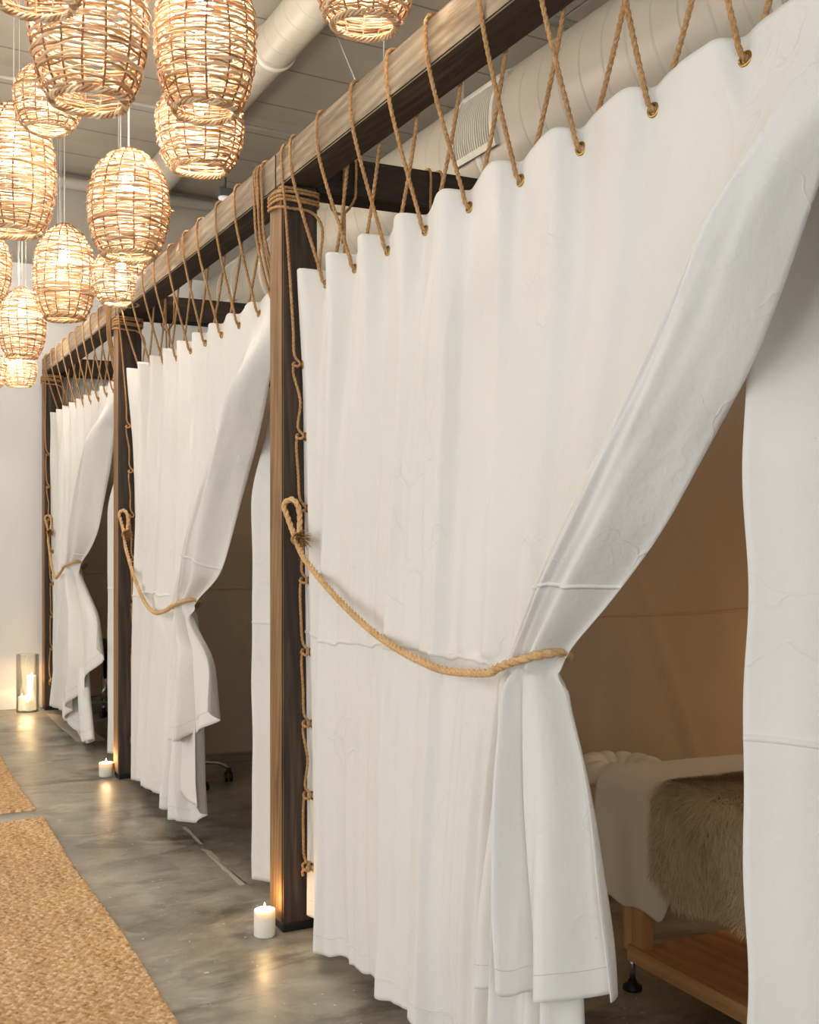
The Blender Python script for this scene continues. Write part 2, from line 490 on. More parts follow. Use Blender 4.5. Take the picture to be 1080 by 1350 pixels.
def wall_with_windows(name, axis, pos, a0, a1, z1, wins, thick=.15):
    """wall plane at x=pos (axis 0) or y=pos (axis 1), thickness outwards (negative)"""
    mb = MB()
    xs = sorted(set([a0, a1] + [w[0] for w in wins] + [w[1] for w in wins]))
    for i in range(len(xs) - 1):
        u0, u1 = xs[i], xs[i + 1]
        hole = [w for w in wins if w[0] <= u0 + 1e-6 and w[1] >= u1 - 1e-6]
        segs = [(0, z1)] if not hole else [(0, hole[0][2]), (hole[0][3], z1)]
        for z0, zz in segs:
            if axis == 0: mb.box(pos - thick, pos, u0, u1, z0, zz)
            else: mb.box(u0, u1, pos - thick, pos, z0, zz)
    structure(name, mb.build(name, M['wall'], smooth=False))

winL = [(-1.6, 1.2, .7, 3.3), (2.2, 5.0, .7, 3.3), (6.0, 8.8, .7, 3.3)]
winB = [(-2.6, .2, .5, 3.4), (.9, 3.9, .5, 3.4)]
wall_with_windows('wall_left', 0, LEFTX, BACKY, FARY, 4.75, winL)
wall_with_windows('wall_back', 1, BACKY, LEFTX, WALLX, 4.75, winB)
wi = 0
M['frame'] = plain('window_frame_paint', srgb(60, 60, 58), .5)
M['pane'] = mk_glass(); M['pane'].name = 'window_pane_glass'
for ax, wins in ((0, winL), (1, winB)):
    for (u0, u1, z0, z1) in wins:
        wi += 1
        mb = MB()
        pos = LEFTX if ax == 0 else BACKY
        def fb(a, b, c, d):
            if ax == 0: mb.box(pos - .10, pos - .05, a, b, c, d)
            else: mb.box(a, b, pos - .10, pos - .05, c, d)
        fb(u0, u0 + .06, z0, z1); fb(u1 - .06, u1, z0, z1); fb(u0, u1, z0, z0 + .06); fb(u0, u1, z1 - .06, z1)
        fb((u0 + u1) / 2 - .02, (u0 + u1) / 2 + .02, z0, z1); fb(u0, u1, (z0 + z1) / 2 - .02, (z0 + z1) / 2 + .02)
        structure('w', mb.build('window_%d' % wi, M['frame'], smooth=False))

# ------------------------------------------------------------------ posts and beams
post_lbl = {1: 'square timber post standing beside the nearest white pillar candle, nearest post in view',
            2: 'square timber post beside the farther small pillar candle, second from the far wall',
            3: 'farthest square timber post, standing beside the glass candle cylinder at the white wall'}
POSTY = [1.13, 3.986, 6.85, 9.71]
PW = .14
def make_post(i, y0):
    lbl = post_lbl.get(i, 'square timber post carrying the near end of the rope beam, at the right')
    root = thing('wooden_post', lbl, 'post', (BX0 + PW / 2, y0 + PW / 2, 0), group='timber posts of the curtained cabins')
    m = MB()
    bm = bmesh.new(); bmesh.ops.create_cube(bm, size=1)
    for v in bm.verts: v.co = Vector((v.co.x * PW, v.co.y * PW, (v.co.z + .5) * (BZ0 - .03) + .03))
    bmesh.ops.bevel(bm, geom=list(bm.edges), offset=.005, segments=2, affect='EDGES')
    bm.normal_update(); bm.verts.index_update()
    vs = [v.co[:] for v in bm.verts]; fs = []; mi = []
    for f in bm.faces:
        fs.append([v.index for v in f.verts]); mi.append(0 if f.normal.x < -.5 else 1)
    bm.free()
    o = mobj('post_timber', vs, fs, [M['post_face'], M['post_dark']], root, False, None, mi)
    b = MB(); b.box(-.066, .068, -.068, .066, 0, .032, c=.004)
    b.build('base_shoe', M['black'], root, False)
    # eye hook holding the tie back rope
    h = MB()
    ring = [(math.cos(a) * .013 + .03, 0, math.sin(a) * .013) for a in np.linspace(0, 2 * PI, 20, endpoint=False)]
    P = [(-.005, 0, 0), (.015, 0, 0)] 
    pts = [(0, -.0, 0), (0, -.02, 0)]
    loop = [(0 , -.033 + .013 * math.cos(a), .013 * math.sin(a)) for a in np.linspace(0, 2 * PI, 20, endpoint=False)]
    h.tube(np.array(loop), .0022, 6, close=True); h.tube(np.array([(0, 0.005, 0), (0, -.02, 0)]), .0026, 6)
    hk = h.build('eye_hook', M['steel'], root); hk.location = (-.045, -PW / 2, 1.60)
    if i == 0: bpy.data.objects.remove(hk)
    return root
for i, y in enumerate(POSTY): make_post(i, y)

def timber(name, x0, x1, y0, y1, z0, z1, mats, lbl, cat, group, facetest):
    bm = bmesh.new(); bmesh.ops.create_cube(bm, size=1)
    for v in bm.verts: v.co = Vector((v.co.x * (x1 - x0), v.co.y * (y1 - y0), (v.co.z + .5) * (z1 - z0)))
    bmesh.ops.bevel(bm, geom=list(bm.edges), offset=.005, segments=2, affect='EDGES')
    bm.normal_update(); bm.verts.index_update()
    vs = [v.co[:] for v in bm.verts]; fs = []; mi = []
    for f in bm.faces: fs.append([v.index for v in f.verts]); mi.append(0 if facetest(f.normal) else 1)
    bm.free()
    o = mobj(name, vs, fs, mats, None, False, ((x0 + x1) / 2, (y0 + y1) / 2, z0), mi)
    return setv(o, lbl, cat, group)
bl = [(-1.9, 1.20, 'long timber beam carrying the ropes, piece at the very right edge above the camera'),
      (1.203, 4.056, 'nearest weathered timber beam above the largest curtain, rope wound around it'),
      (4.059, 6.92, 'middle weathered timber beam between the nearest and second posts, rope wound around it'),
      (6.923, 9.85, 'farthest weathered timber beam ending at the white wall, rope wound around it')]
for y0, y1, l in bl:
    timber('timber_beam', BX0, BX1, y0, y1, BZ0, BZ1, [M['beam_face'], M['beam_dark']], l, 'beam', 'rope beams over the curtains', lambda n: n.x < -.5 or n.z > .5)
CROSSX1 = 4.55
for y0, l in ((1.13, 'dark stained cross beam at the right end of the nearest cabin, outside the picture'),
              (3.986, 'dark stained cross beam running back from the nearest post under the grey duct'),
              (6.85, 'dark stained cross beam running back from the second post'),
              (9.71, 'dark stained cross beam running back from the farthest post along the wall')):
    timber('cross_beam', BX1 + .001, CROSSX1, y0 + .002, y0 + .138, BZ0 - .01, BZ1, [M['cross'], M['cross']], l, 'beam', 'dark cross beams between cabins', lambda n: True)
# rear uprights so that the cross beams stand on something
for y0, w in zip(POSTY, ('nearest, outside the picture', 'behind the nearest cabin', 'behind the middle cabin', 'behind the farthest cabin')):
    timber('rear_post', CROSSX1 + .001, CROSSX1 + .13, y0 + .002, y0 + .138, 0, BZ1, [M['cross'], M['cross']], 'dark rear timber post at the back of the cabins, ' + w, 'post', 'rear posts', lambda n: True)

# ------------------------------------------------------------------ curtains
HT = 2.445; LEN = 2.385
def sstep(a, b, x):
    t = np.clip((x - a) / (b - a), 0, 1); return t * t * (3 - 2 * t)
def smooth_curve(pts):
    pts = sorted(pts); h = np.array([p[0] for p in pts]); y = np.array([p[1] for p in pts])
    hh = np.linspace(-.5, 2.6, 400); yy = np.interp(hh, h, y)
    k = np.exp(-np.linspace(-2, 2, 31) ** 2); k /= k.sum()
    ys = np.convolve(np.pad(yy, 15, mode='edge'), k, 'valid')
    return lambda q: np.interp(q, hh, ys)

def build_curtain(cfg):
    r = np.random.RandomState(cfg['seed'])
    t0, tN, tA = cfg['t0'], cfg['tN'], cfg['tA']; tieY, tieH = cfg['tie']
    yF = smooth_curve(cfg['F']); yE = smooth_curve(cfg['E'])
    G = cfg['grommets']; gs = G[0] - G[1]
    nc, nh = cfg['nc'], 260
    # more columns in the gathered part
    T = np.concatenate([np.linspace(t0, tA, int(nc * .45), endpoint=False), np.linspace(tA, tN, int(nc * .55) + 1)])
    nc = len(T)
    H = np.linspace(HT, -.45, nh)
    Tg, Hg = np.meshgrid(T, H, indexing='ij')
    s = (tA - Tg) / (tA - tN); sb, sf = .64, .72
    w = np.clip((HT - Hg) / (HT - tieH), 0, 1); d = np.clip((tieH - Hg) / tieH, 0, 1.2)
    below = sstep(0, .05, d)
    # --- back layer
    def backY(q, Tq):
        qq = np.clip(q / sb, 0, 1)
        rng = tA - (tieY - .07)
        k = max(1.0, sb * (tA - tN) / rng)
        yt = tA - rng * (1 - (1 - qq) ** k)
        top = Tq + (yt - Tq) * w ** 1.55
        yh = tA + (cfg['hemN'] - tA) * qq
        return np.where(d > 0, yt + (yh - yt) * np.clip(d, 0, 1) ** .75, top)
    YB = backY(s, Tg); YBe = backY(np.full_like(s, sb), np.full_like(Tg, tA - sb * (tA - tN)))
    YF_, YE_ = yF(Hg), yE(Hg)
    lead = sstep(0, .28, w)
    Tf = tA - sf * (tA - tN)
    q = np.clip((s - sf) / (1 - sf), 0, 1)
    YFb = Tf + (YF_ - Tf) * lead
    YEb = tN + (YE_ - tN) * lead
    YR = YFb + (YEb - YFb) * (q + .10 * np.sin(2 * PI * q) * lead)
    m = sstep(sb, sf, s)
    Y = np.where(s <= 0, Tg, np.where(s < sb, YB, np.where(s < sf, YBe * (1 - m) + YFb * m, YR)))
    # --- X
    X0 = 1.515
    # saw tooth pleats between grommets: deep at the grommet, coming forward towards the camera
    ph = ((G[0] - Tg) / gs)
    fr = ph - np.floor(ph)
    saw = np.where(fr < .80, 1 - fr / .80, (fr - .80) / .20)          # 1 at grommet -> 0 -> 1
    saw = saw * saw * (3 - 2 * saw)
    jit = .75 + .5 * r.rand(60)[np.clip(np.floor(ph).astype(int) + 2, 0, 59)]
    topA = np.exp(-((HT - Hg) / .55) ** 1.2)
    sawA = .14 + .86 * np.clip((Tg - tN) / (t0 - tN), 0, 1) ** .9
    X = X0 + (.090 * sawA * (saw - .55)) * (topA * .9 + .10) * np.where(s > sb, 1 - .75 * sstep(0, .3, w), 1)
    # irregular long vertical folds
    fold = np.zeros_like(T); fold2 = np.zeros_like(T)
    for i in range(26):
        c = r.uniform(tA - .1, t0); wd = r.uniform(.008, .030); a = r.uniform(-.014, .018)
        fold += a * np.exp(-((T - c) / wd) ** 2)
    for i in range(9):
        c = r.uniform(tA - .2, t0); wd = r.uniform(.05, .12); a = r.uniform(-.020, .026)
        fold2 += a * np.exp(-((T - c) / wd) ** 2)
    low = sstep(0.02, .5, HT - Hg)
    drift = .04 * np.sin(Hg * 1.7 + cfg['seed'])
    ff = np.interp(Tg + drift * .5, T[::-1], fold[::-1]); f2 = np.interp(Tg + drift, T[::-1], fold2[::-1])
    X -= (ff * .9 + f2) * low
    X += .006 * np.sin(Tg * 13 + 2.3 * Hg) * low + .004 * np.sin(Tg * 31 - 1.3 * Hg) * low
    # lean towards the hall low down (pulled by the tie rope)
    lean = sstep(t0 - .12, t0 - .26, Tg)
    X -= lean * (1 - .75 * sstep(.25, .75, s)) * (.052 * sstep(0, 1.9, HT - Hg) + cfg.get('lean', .05) * sstep(1.1, 2.3, HT - Hg) * sstep(t0 - .3, tieY + .4, Tg))
    Y = Y - lean * sstep(t0 - .5, t0 - .2, Tg) * .055 * sstep(0, 2.2, HT - Hg)
    Y = Y + (1 - lean) * 0
    # gathered part : back layer pushed slightly back, radial pleats to the tie
    gath = sstep(-.05, .25, s) 
    nearT = np.exp(-((Hg - tieH) / .17) ** 2)
    pl = np.sin(2 * PI * s * 8.5 + .6 * np.sin(9 * s))
    X += gath * np.where(s < sf, 1, 0) * (.030 * w ** 2.2 * (d <= 0) * pl * .5)
    X += gath * (s < sf) * .012 * w
    # roll
    roll = sstep(sf - .06, sf + .01, s)
    rb = sstep(0, .35, w) * (1 - .50 * nearT) * (1 - .35 * below)
    bulge = (.055 + cfg.get('bulge', .085) * np.sin(PI * np.clip(q, 0, 1)) ** .8)
    X -= roll * rb * bulge
    X += roll * sstep(.8, 1.0, q) * .05 * rb
    X -= roll * .03 * nearT
    # groove(s) inside the roll
    for gq, gw, ga, gh in cfg['grooves']:
        env = sstep(gh, gh - .35, Hg) * (1 - .4 * below)
        X += roll * ga * np.exp(-((q - gq) / gw) ** 2) * env
    # pleats running out of the tie, up the roll and down the skirt
    rp = np.sin(2 * PI * q * 3.3 + cfg['seed']) + .5 * np.sin(2 * PI * q * 7 + 2)
    X -= roll * rp * (.016 * np.exp(-np.clip(Hg - tieH, 0, 9) / .16) * (d <= 0) + below * (.020 + .014 * np.clip(d * 2, 0, 1)))
    X -= roll * (.006 * np.sin(2 * PI * q * 4.5 + 7 * Hg) + .004 * np.sin(2 * PI * q * 9 - 5 * Hg + 1)) * sstep(.1, .5, w)
    X -= gath * below * .010 * np.sin(2 * PI * s * 23 + 5 * d + 1.3 * np.sin(11 * s)) * sstep(0, .3, d)
    Y += roll * below * .012 * np.sin(2 * PI * q * 3.3 + cfg['seed'] + 1.2)
    # bundle skirt below the tie
    ampl = below * (.022 + .018 * np.clip(d * 2, 0, 1))
    sk = np.sin(2 * PI * (s * cfg.get('npl', 6.5)) + cfg['seed'] + .8 * np.sin(6.0 * s)) + .4 * np.sin(2 * PI * s * 15 + 1)
    X -= sstep(.10, .40, s) * ampl * sk
    X -= sstep(.05, .4, s) * below * .045 * np.clip(d * 1.4, 0, 1) * np.sin(PI * np.clip(s * .9, 0, 1))
    Y += sstep(.15, .45, s) * below * .016 * np.cos(2 * PI * s * cfg.get('npl', 6.5) + 1.0) 
    # flared, wavering hem
    hemw = sstep(.45, 0, Hg)
    X -= hemw * (.018 * np.sin(Tg * 9 + cfg['seed'] * 2) + .010 * np.sin(Tg * 23)) * (s < .5) * sstep(t0, t0 - .3, Tg)
    # top hem dips at the grommets
    dip = .012 * np.exp(-(np.minimum(fr, 1 - fr) * gs / .03) ** 2)
    Z = Hg + 0
    Z = Z - dip * np.exp(-((HT - Hg) / .15) ** 2)
    # resample by cloth length
    P = np.stack([X, Y, Z], -1)
    seg = np.linalg.norm(np.diff(P, axis=1), axis=2)
    cum = np.concatenate([np.zeros((nc, 1)), np.cumsum(seg, 1)], 1)
    nr = cfg['nr']
    ell = np.linspace(0, LEN, nr)
    s1 = (tA - T) / (tA - tN)
    lens = LEN - cfg.get('rise', .07) * sstep(t0 - .25, tA + .1, T) * (1 - sstep(.1, .5, s1)) + cfg.get('extra', 0) * sstep(.3, .7, s1)
    C = np.zeros((nc, nr, 3))
    for i in range(nc):
        for k in range(3): C[i, :, k] = np.interp(ell * lens[i] / LEN, cum[i], P[i, :, k])
    # smooth lightly across columns
    for _ in range(cfg.get('sm', 3)):
        C[1:-1] = .25 * C[:-2] + .5 * C[1:-1] + .25 * C[2:]
    return T, ell, C

def grid_faces(a, b):
    i = np.arange(a - 1)[:, None]; j = np.arange(b - 1)[None, :]
    return np.stack([i * b + j, i * b + j + 1, (i + 1) * b + j + 1, (i + 1) * b + j], -1).reshape(-1, 4)

def strip_on(C, ell, l0, l1, off, name, mat, parent, th=.0025):
    """raised ribbon of cloth between two cloth lengths (a seam / hem)"""
    du = np.gradient(C, axis=0); dv = np.gradient(C, axis=1)
    N = np.cross(du, dv); N /= np.linalg.norm(N, axis=2)[..., None] + 1e-12
    if N[..., 0].mean() > 0: N = -N
    A = []
    for l, o in ((l0, -.001), (l0 + .002, th), ((l0 + l1) / 2, th * 1.15), (l1 - .002, th), (l1, -.001)):
        k = np.interp(l, ell, np.arange(len(ell))); k0 = int(min(math.floor(k), len(ell) - 2)); f = k - k0
        base = C[:, k0] * (1 - f) + C[:, k0 + 1] * f; nn = N[:, k0] * (1 - f) + N[:, k0 + 1] * f
        A.append(base + nn * (o + off))
    V = np.stack(A, 1)
    return npmesh(name, V.reshape(-1, 3), grid_faces(V.shape[0], V.shape[1]), mat, parent)

def cloth_obj(name, C, mat, parent, th=.0022):
    o = npmesh(name, C.reshape(-1, 3), grid_faces(C.shape[0], C.shape[1]), mat, parent)
    sd = o.modifiers.new('thick', 'SOLIDIFY'); sd.thickness = th; sd.offset = 0
    return o

def grommet_mesh():
    mb = MB()
    prof = []
    R, rr = .0125, .0042; n, k = 24, 8
    vs = []; fs = []
    for i in range(n):
        a = 2 * PI * i / n
        for j in range(k):
            b = 2 * PI * j / k
            vs.append(((rr * .6) * math.sin(b), (R + rr * math.cos(b)) * math.cos(a), (R + rr * math.cos(b)) * math.sin(a)))
    for i in range(n):
        for j in range(k):
            fs.append((i * k + j, ((i + 1) % n) * k + j, ((i + 1) % n) * k + (j + 1) % k, i * k + (j + 1) % k))
    mb.add(vs, fs); return mb
gm = grommet_mesh()
GMESH = None
def add_grommet(parent, p, n=None):
    global GMESH
    if GMESH is None:
        o = gm.build('grommet', M['brass'], parent); GMESH = o.data
    else:
        o = bpy.data.objects.new('grommet', GMESH); col.objects.link(o); o.parent = parent
    o.location = p
    if n is not None:
        n = Vector(n); o.rotation_euler = n.to_track_quat('X', 'Z').to_euler()
    return o

def surf(T, ell, C, t, l):
    i = np.interp(-t, -T, np.arange(len(T))); j = np.interp(l, ell, np.arange(len(ell)))
    i0 = int(min(i, len(T) - 2)); j0 = int(min(j, len(ell) - 2)); f, g = i - i0, j - j0
    p = (C[i0, j0] * (1 - f) + C[i0 + 1, j0] * f) * (1 - g) + (C[i0, j0 + 1] * (1 - f) + C[i0 + 1, j0 + 1] * f) * g
    du = C[i0 + 1, j0] - C[i0, j0]; dv = C[i0, j0 + 1] - C[i0, j0]
    n = np.cross(du, dv); n /= np.linalg.norm(n)
    if n[0] > 0: n = -n
    return p, n

cfgA = dict(seed=3, t0=3.965, tN=1.30, tA=2.80, tie=(2.36, 1.17), nc=420, nr=230, hemN=2.08,
            grommets=[3.835 - .272 * i for i in range(10)],
            F=[(2.6, 1.46), (2.44, 1.52), (2.15, 1.64), (1.91, 1.80), (1.59, 2.09), (1.335, 2.29), (1.17, 2.405), (1.0, 2.41), (.6, 2.45), (0, 2.50)],
            E=[(2.6, 1.2), (2.44, 1.28), (2.15, 1.43), (1.805, 1.625), (1.5, 1.87), (1.30, 2.09), (1.20, 2.22), (1.13, 2.25), (1.0, 2.20), (.8, 2.13), (.5, 2.05), (0, 2.0)],
            grooves=[(.26, .05, .11, 1.72), (.70, .035, .06, 1.27)], lean=.03, npl=6.5, extra=-.035)
cfgB = dict(seed=11, t0=6.83, tN=4.17, tA=6.00, tie=(5.55, 1.12), nc=300, nr=150, hemN=5.0,
            grommets=[6.70 - .275 * i for i in range(10)],
            F=[(2.6, 4.3), (2.44, 4.36), (1.935, 4.68), (1.45, 5.32), (1.22, 5.56), (1.11, 5.62), (.8, 5.62), (0, 5.66)],
            E=[(2.6, 4.15), (2.44, 4.2), (2.1, 4.35), (1.68, 4.66), (1.265, 4.98), (1.16, 5.28), (1.10, 5.36), (1.02, 5.22), (.92, 4.93), (.6, 4.82), (0, 4.9)],
            grooves=[(.45, .045, .13, 2.4), (.72, .07, .03, 1.5)], lean=.05, npl=5.5, extra=.10)
cfgC = dict(seed=23, t0=9.69, tN=7.03, tA=9.05, tie=(8.58, 1.22), nc=260, nr=130, hemN=7.6,
            grommets=[9.56 - .275 * i for i in range(10)],
            F=[(2.6, 7.3), (2.44, 7.38), (1.99, 7.80), (1.53, 8.50), (1.3, 8.64), (1.2, 8.68), (0, 8.7)],
            E=[(2.6, 7.0), (2.44, 7.08), (1.97, 7.46), (1.48, 7.79), (1.32, 8.05), (1.22, 8.42), (1.1, 8.1), (.9, 7.55), (.6, 7.38), (0, 7.4)],
            grooves=[(.35, .08, .05, 1.9)], lean=.05, npl=4.5, extra=.50)
clab = {'A': 'largest off white canvas curtain, nearest the camera, tied back by thick rope',
        'B': 'off white canvas curtain of the middle cabin, tied back, behind the nearest post',
        'C': 'off white canvas curtain of the farthest cabin, tied back, next to the white wall'}
CUR = {}
for key, cfg in (('A', cfgA), ('B', cfgB), ('C', cfgC)):
    T, ell, C = build_curtain(cfg); CUR[key] = (T, ell, C)
    root = thing('canvas_curtain', clab[key], 'curtain', (0, 0, 0), group='tied back canvas curtains')
    org = Vector((1.515, cfg['t0'], 0)); root.location = org
    Cl = C - np.array(org)
    cloth_obj('curtain_cloth', Cl, M['canvas'], root)
    strip_on(Cl, ell, 1.325, 1.337, .0012, 'seam', M['canvas'], root, .003)
    strip_on(Cl, ell, 1.337, 1.339, .0012, 'stitching', M['thread'], root, .001)
    strip_on(Cl, ell, LEN - .062, LEN - .058, .0011, 'hem_stitching', M['thread'], root, .0012)
    for g in cfg['grommets']:
        p, n = surf(T, ell, Cl, g - 0, .05)
        add_grommet(root, p + n * .003, n)
    for l in SIDE_L if False else [ .345 + .265 * i for i in range(8)]:
        p, n = surf(T, ell, Cl, cfg['t0'] - .035, l)
        add_grommet(root, p + n * .003, n)

# fixed side panels next to each post (near side of the openings)
def panel(name, lbl, x, y0, y1, z0, z1, mat, seed, axis='y', amp=.012, grp=None, seam=None, cat='curtain', ripple=1.0, seam_mat='canvas', turn=False):
    r = np.random.RandomState(seed)
    n = max(40, int(abs(y1 - y0) / .012)); m = 140
    u = np.linspace(0, 1, n); z = np.linspace(z1, z0, m)
    U, Zg = np.meshgrid(u, z, indexing='ij')
    L = y1 - y0
    D = np.zeros_like(U)
    for i in range(int(4 + abs(L) * 6)):
        c = r.uniform(0, 1); wd = r.uniform(.015, .06) / abs(L); a = r.uniform(-1, 1) * amp
        D += a * np.exp(-((U + .02 * np.sin(Zg * 2 + i) - c) / wd) ** 2)
    D += ripple * amp * .5 * np.sin(U * abs(L) * 11 + Zg * .7)
    Yg = y0 + U * L
    if turn:
        e_ = L * (1 - U); D = D * .55 * sstep(0, .1, e_) + .10 * (1 - np.exp(-e_ / .10)) + .12 * sstep(1.6, 2.05, Zg)
        Yg = Yg + .12 * .95 * sstep(1.6, 2.05, Zg) * U
    if axis == 'y':
        Yg = Yg + .006 * np.sin(Zg * 9 + seed) * (U > .5) + .004 * np.sin(Zg * 17) * (U > .5)
        P = np.stack([x + D, Yg, Zg], -1); org = np.array([x, (y0 + y1) / 2, 0])
    else:
        P = np.stack([Yg, x + D, Zg], -1); org = np.array([(y0 + y1) / 2, x, 0])
    root = thing(name, lbl, cat, tuple(org), group=grp)
    Pl = P - org
    cloth_obj('curtain_cloth', Pl, mat, root)
    if seam:
        ell = z1 - z
        sg = strip_on(Pl, ell, z1 - seam, z1 - seam + .014, .0012, 'seam', mat, root, .0035)
        if axis == 'x':
            # normal flips: strip on the camera side
            pass
    return root
panel('side_panel_curtain', 'white canvas panel hanging at the right edge beside the massage table', 1.50, 1.20, 1.630, .04, 2.44, M['canvas'], 5, grp='fixed side panels', turn=True, seam=1.115)
panel('side_panel_curtain', 'narrow white canvas panel hanging just left of the nearest post', 1.50, 4.135, 4.53, .04, 2.44, M['canvas'], 6, grp='fixed side panels', turn=True, seam=1.115)
panel('side_panel_curtain', 'narrow white canvas panel hanging just left of the second post', 1.50, 6.995, 7.48, .04, 2.44, M['canvas'], 8, grp='fixed side panels', turn=True, seam=1.115)

def partition(y, lbl, seed):
    r = np.random.RandomState(seed)
    x0, x1, z0, z1 = 1.60, 4.53, .085, 2.40
    n, m = 240, 150
    u = np.linspace(x0, x1, n); z = np.linspace(z1, z0, m); U, Zg = np.meshgrid(u, z, indexing='ij')
    D = np.zeros_like(U)
    for i in range(16):
        c = r.uniform(x0, x1); wd = r.uniform(.04, .16); a = r.uniform(-.02, .02); sl = r.uniform(-.45, .1)
        D += a * np.exp(-((U - c - sl * (Zg - 1.2)) / wd) ** 2)
    P = np.stack([U, y + D, Zg], -1); org = np.array([(x0 + x1) / 2, y, 0])
    root = thing('partition_canvas', lbl, 'curtain', tuple(org), group='shade-tinted partition canvases')
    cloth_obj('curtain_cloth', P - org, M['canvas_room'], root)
    # seam facing the camera (-y)
    A = []
    Pl = P - org
    for zz, o in ((1.128, .001), (1.126, -.004), (1.118, -.0055), (1.112, -.004), (1.11, .001)):
        k = int(np.argmin(abs(z - zz)))
        q = Pl[:, k].copy(); q[:, 1] += o; q[:, 2] = zz + .004 * np.sin(u * 7); A.append(q)
    V = np.stack(A, 1)
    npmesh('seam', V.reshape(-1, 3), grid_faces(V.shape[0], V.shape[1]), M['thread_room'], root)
    return root
partition(4.05, 'shade-tinted cream canvas partition behind the massage table, horizontal seam across it', 31)
partition(6.91, 'shade-tinted cream canvas partition at the back of the middle cabin, behind the rolling stool', 32)
partition(9.77, 'shade-tinted cream canvas partition in the farthest cabin against the white wall', 33)
partition(1.19, 'shade-tinted cream canvas partition at the camera end of the nearest cabin, beside the right panel', 34)
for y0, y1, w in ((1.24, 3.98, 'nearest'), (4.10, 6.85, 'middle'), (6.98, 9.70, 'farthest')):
    panel('rear_canvas', 'shade-tinted cream canvas closing the back of the %s cabin' % w, 4.50, y0, y1, .085, 2.38, M['canvas_room'], int(y0 * 10), grp='rear canvases')

# ------------------------------------------------------------------ ropes
def rope_obj(name, pts, R, mat, parent=None, step=.006, n=12, pitch=.032, amp=.24, fuzz=0, seed=1):
    C = catmull(pts, step)
    V, F = tube_np(C, R, n, twist=2 * PI / pitch * .55, lobes=3, lobe_amp=amp)
    L = len(C)
    Vs = [V]; Fs = [F]
    # closed ends
    c0 = len(V); Vs.append(np.array([C[0], C[-1]]))
    cap = []
    for j in range(n):
        cap.append((c0, (j + 1) % n, j, c0)); cap.append((c0 + 1, (L - 1) * n + j, (L - 1) * n + (j + 1) % n, c0 + 1))
    if fuzz:
        r = np.random.RandomState(seed); nf = int(fuzz)
        idx = r.randint(2, L - 3, nf)
        T_, N_, B_ = frames(C)
        base = len(V) + 2; vv = []; ff = []
        for k in idx:
            a = r.uniform(0, 2 * PI); dirn = N_[k] * math.cos(a) + B_[k] * math.sin(a)
            p = C[k] + dirn * R * .8; l = r.uniform(.006, .02); t = T_[k] * r.uniform(-1, 1)
            e = p + (dirn + t) / np.linalg.norm(dirn + t) * l; sd = np.cross(dirn, T_[k]) * .00035
            mid = (p + e) / 2 + sd * r.uniform(-6, 6)
            b = base + len(vv)
            vv += [p - sd, p + sd, mid + sd * .7, mid - sd * .7, e + sd * .2, e - sd * .2]
            ff += [(b, b + 1, b + 2, b + 3), (b + 3, b + 2, b + 4, b + 5)]
        Vs.append(np.array(vv)); Fs.append(np.array(ff))
    V = np.concatenate(Vs); F = np.concatenate(Fs)
    o = npmesh(name, V, F, mat, parent)
    return o

def beam_lacing(cfg, key, step, n, R, fuzz):
    T, ell, C = CUR[key]
    r = random.Random(cfg['seed'])
    pts = []
    G = cfg['grommets']; fo = R + .001
    xf, xb, zt, zb = BX0 - fo, BX1 + fo, BZ1 + fo, BZ0
    # start : hangs by the far post, then climbs over the beam
    for i, g in enumerate(G):
        p, nrm = surf(T, ell, C, g, .05)
        yf = g + r.uniform(.02, .05)
        yb = g - r.uniform(.09, .13)
        pts += [(xf + .012, yf, zt), (xf - .001, yf, zt - .012), (xf - .001, yf - r.uniform(-.01, .01), BZ0 + .02)]
        pts += [(p[0] - .020, p[1] + .006, p[2] + .045), (p[0] - .012, p[1], p[2] + .008), (p[0] + .004, p[1], p[2] - .002), (p[0] + .018, p[1] - .004, p[2] + .02)]
        pts += [(xb + .002, yb, BZ0 + .005), (xb + .001, yb - .012, zt - .014), (xb - .014, yb - .018, zt)]
        if i == len(G) - 1: break
    root = thing('rope_lacing', cfg['rlabel'], 'rope', (BX0 + PW / 2, cfg['t0'], BZ0), group='ropes lacing curtains to the beam')
    org = np.array([BX0 + PW / 2, cfg['t0'], BZ0])
    o = rope_obj('laced_rope', [tuple(np.array(q) - org) for q in pts], R, M['rope'], root, step, n, .03, .30, fuzz, cfg['seed'])
    return root
cfgA['rlabel'] = 'jute rope zigzagging over the nearest beam down to the grommets of the largest curtain'
cfgB['rlabel'] = 'jute rope zigzagging over the middle beam down to the second curtain'
cfgC['rlabel'] = 'jute rope zigzagging over the farthest beam down to the farthest curtain'
beam_lacing(cfgA, 'A', .004, 12, .0068, 700)
beam_lacing(cfgB, 'B', .008, 9, .0066, 200)
beam_lacing(cfgC, 'C', .010, 9, .0066, 0)

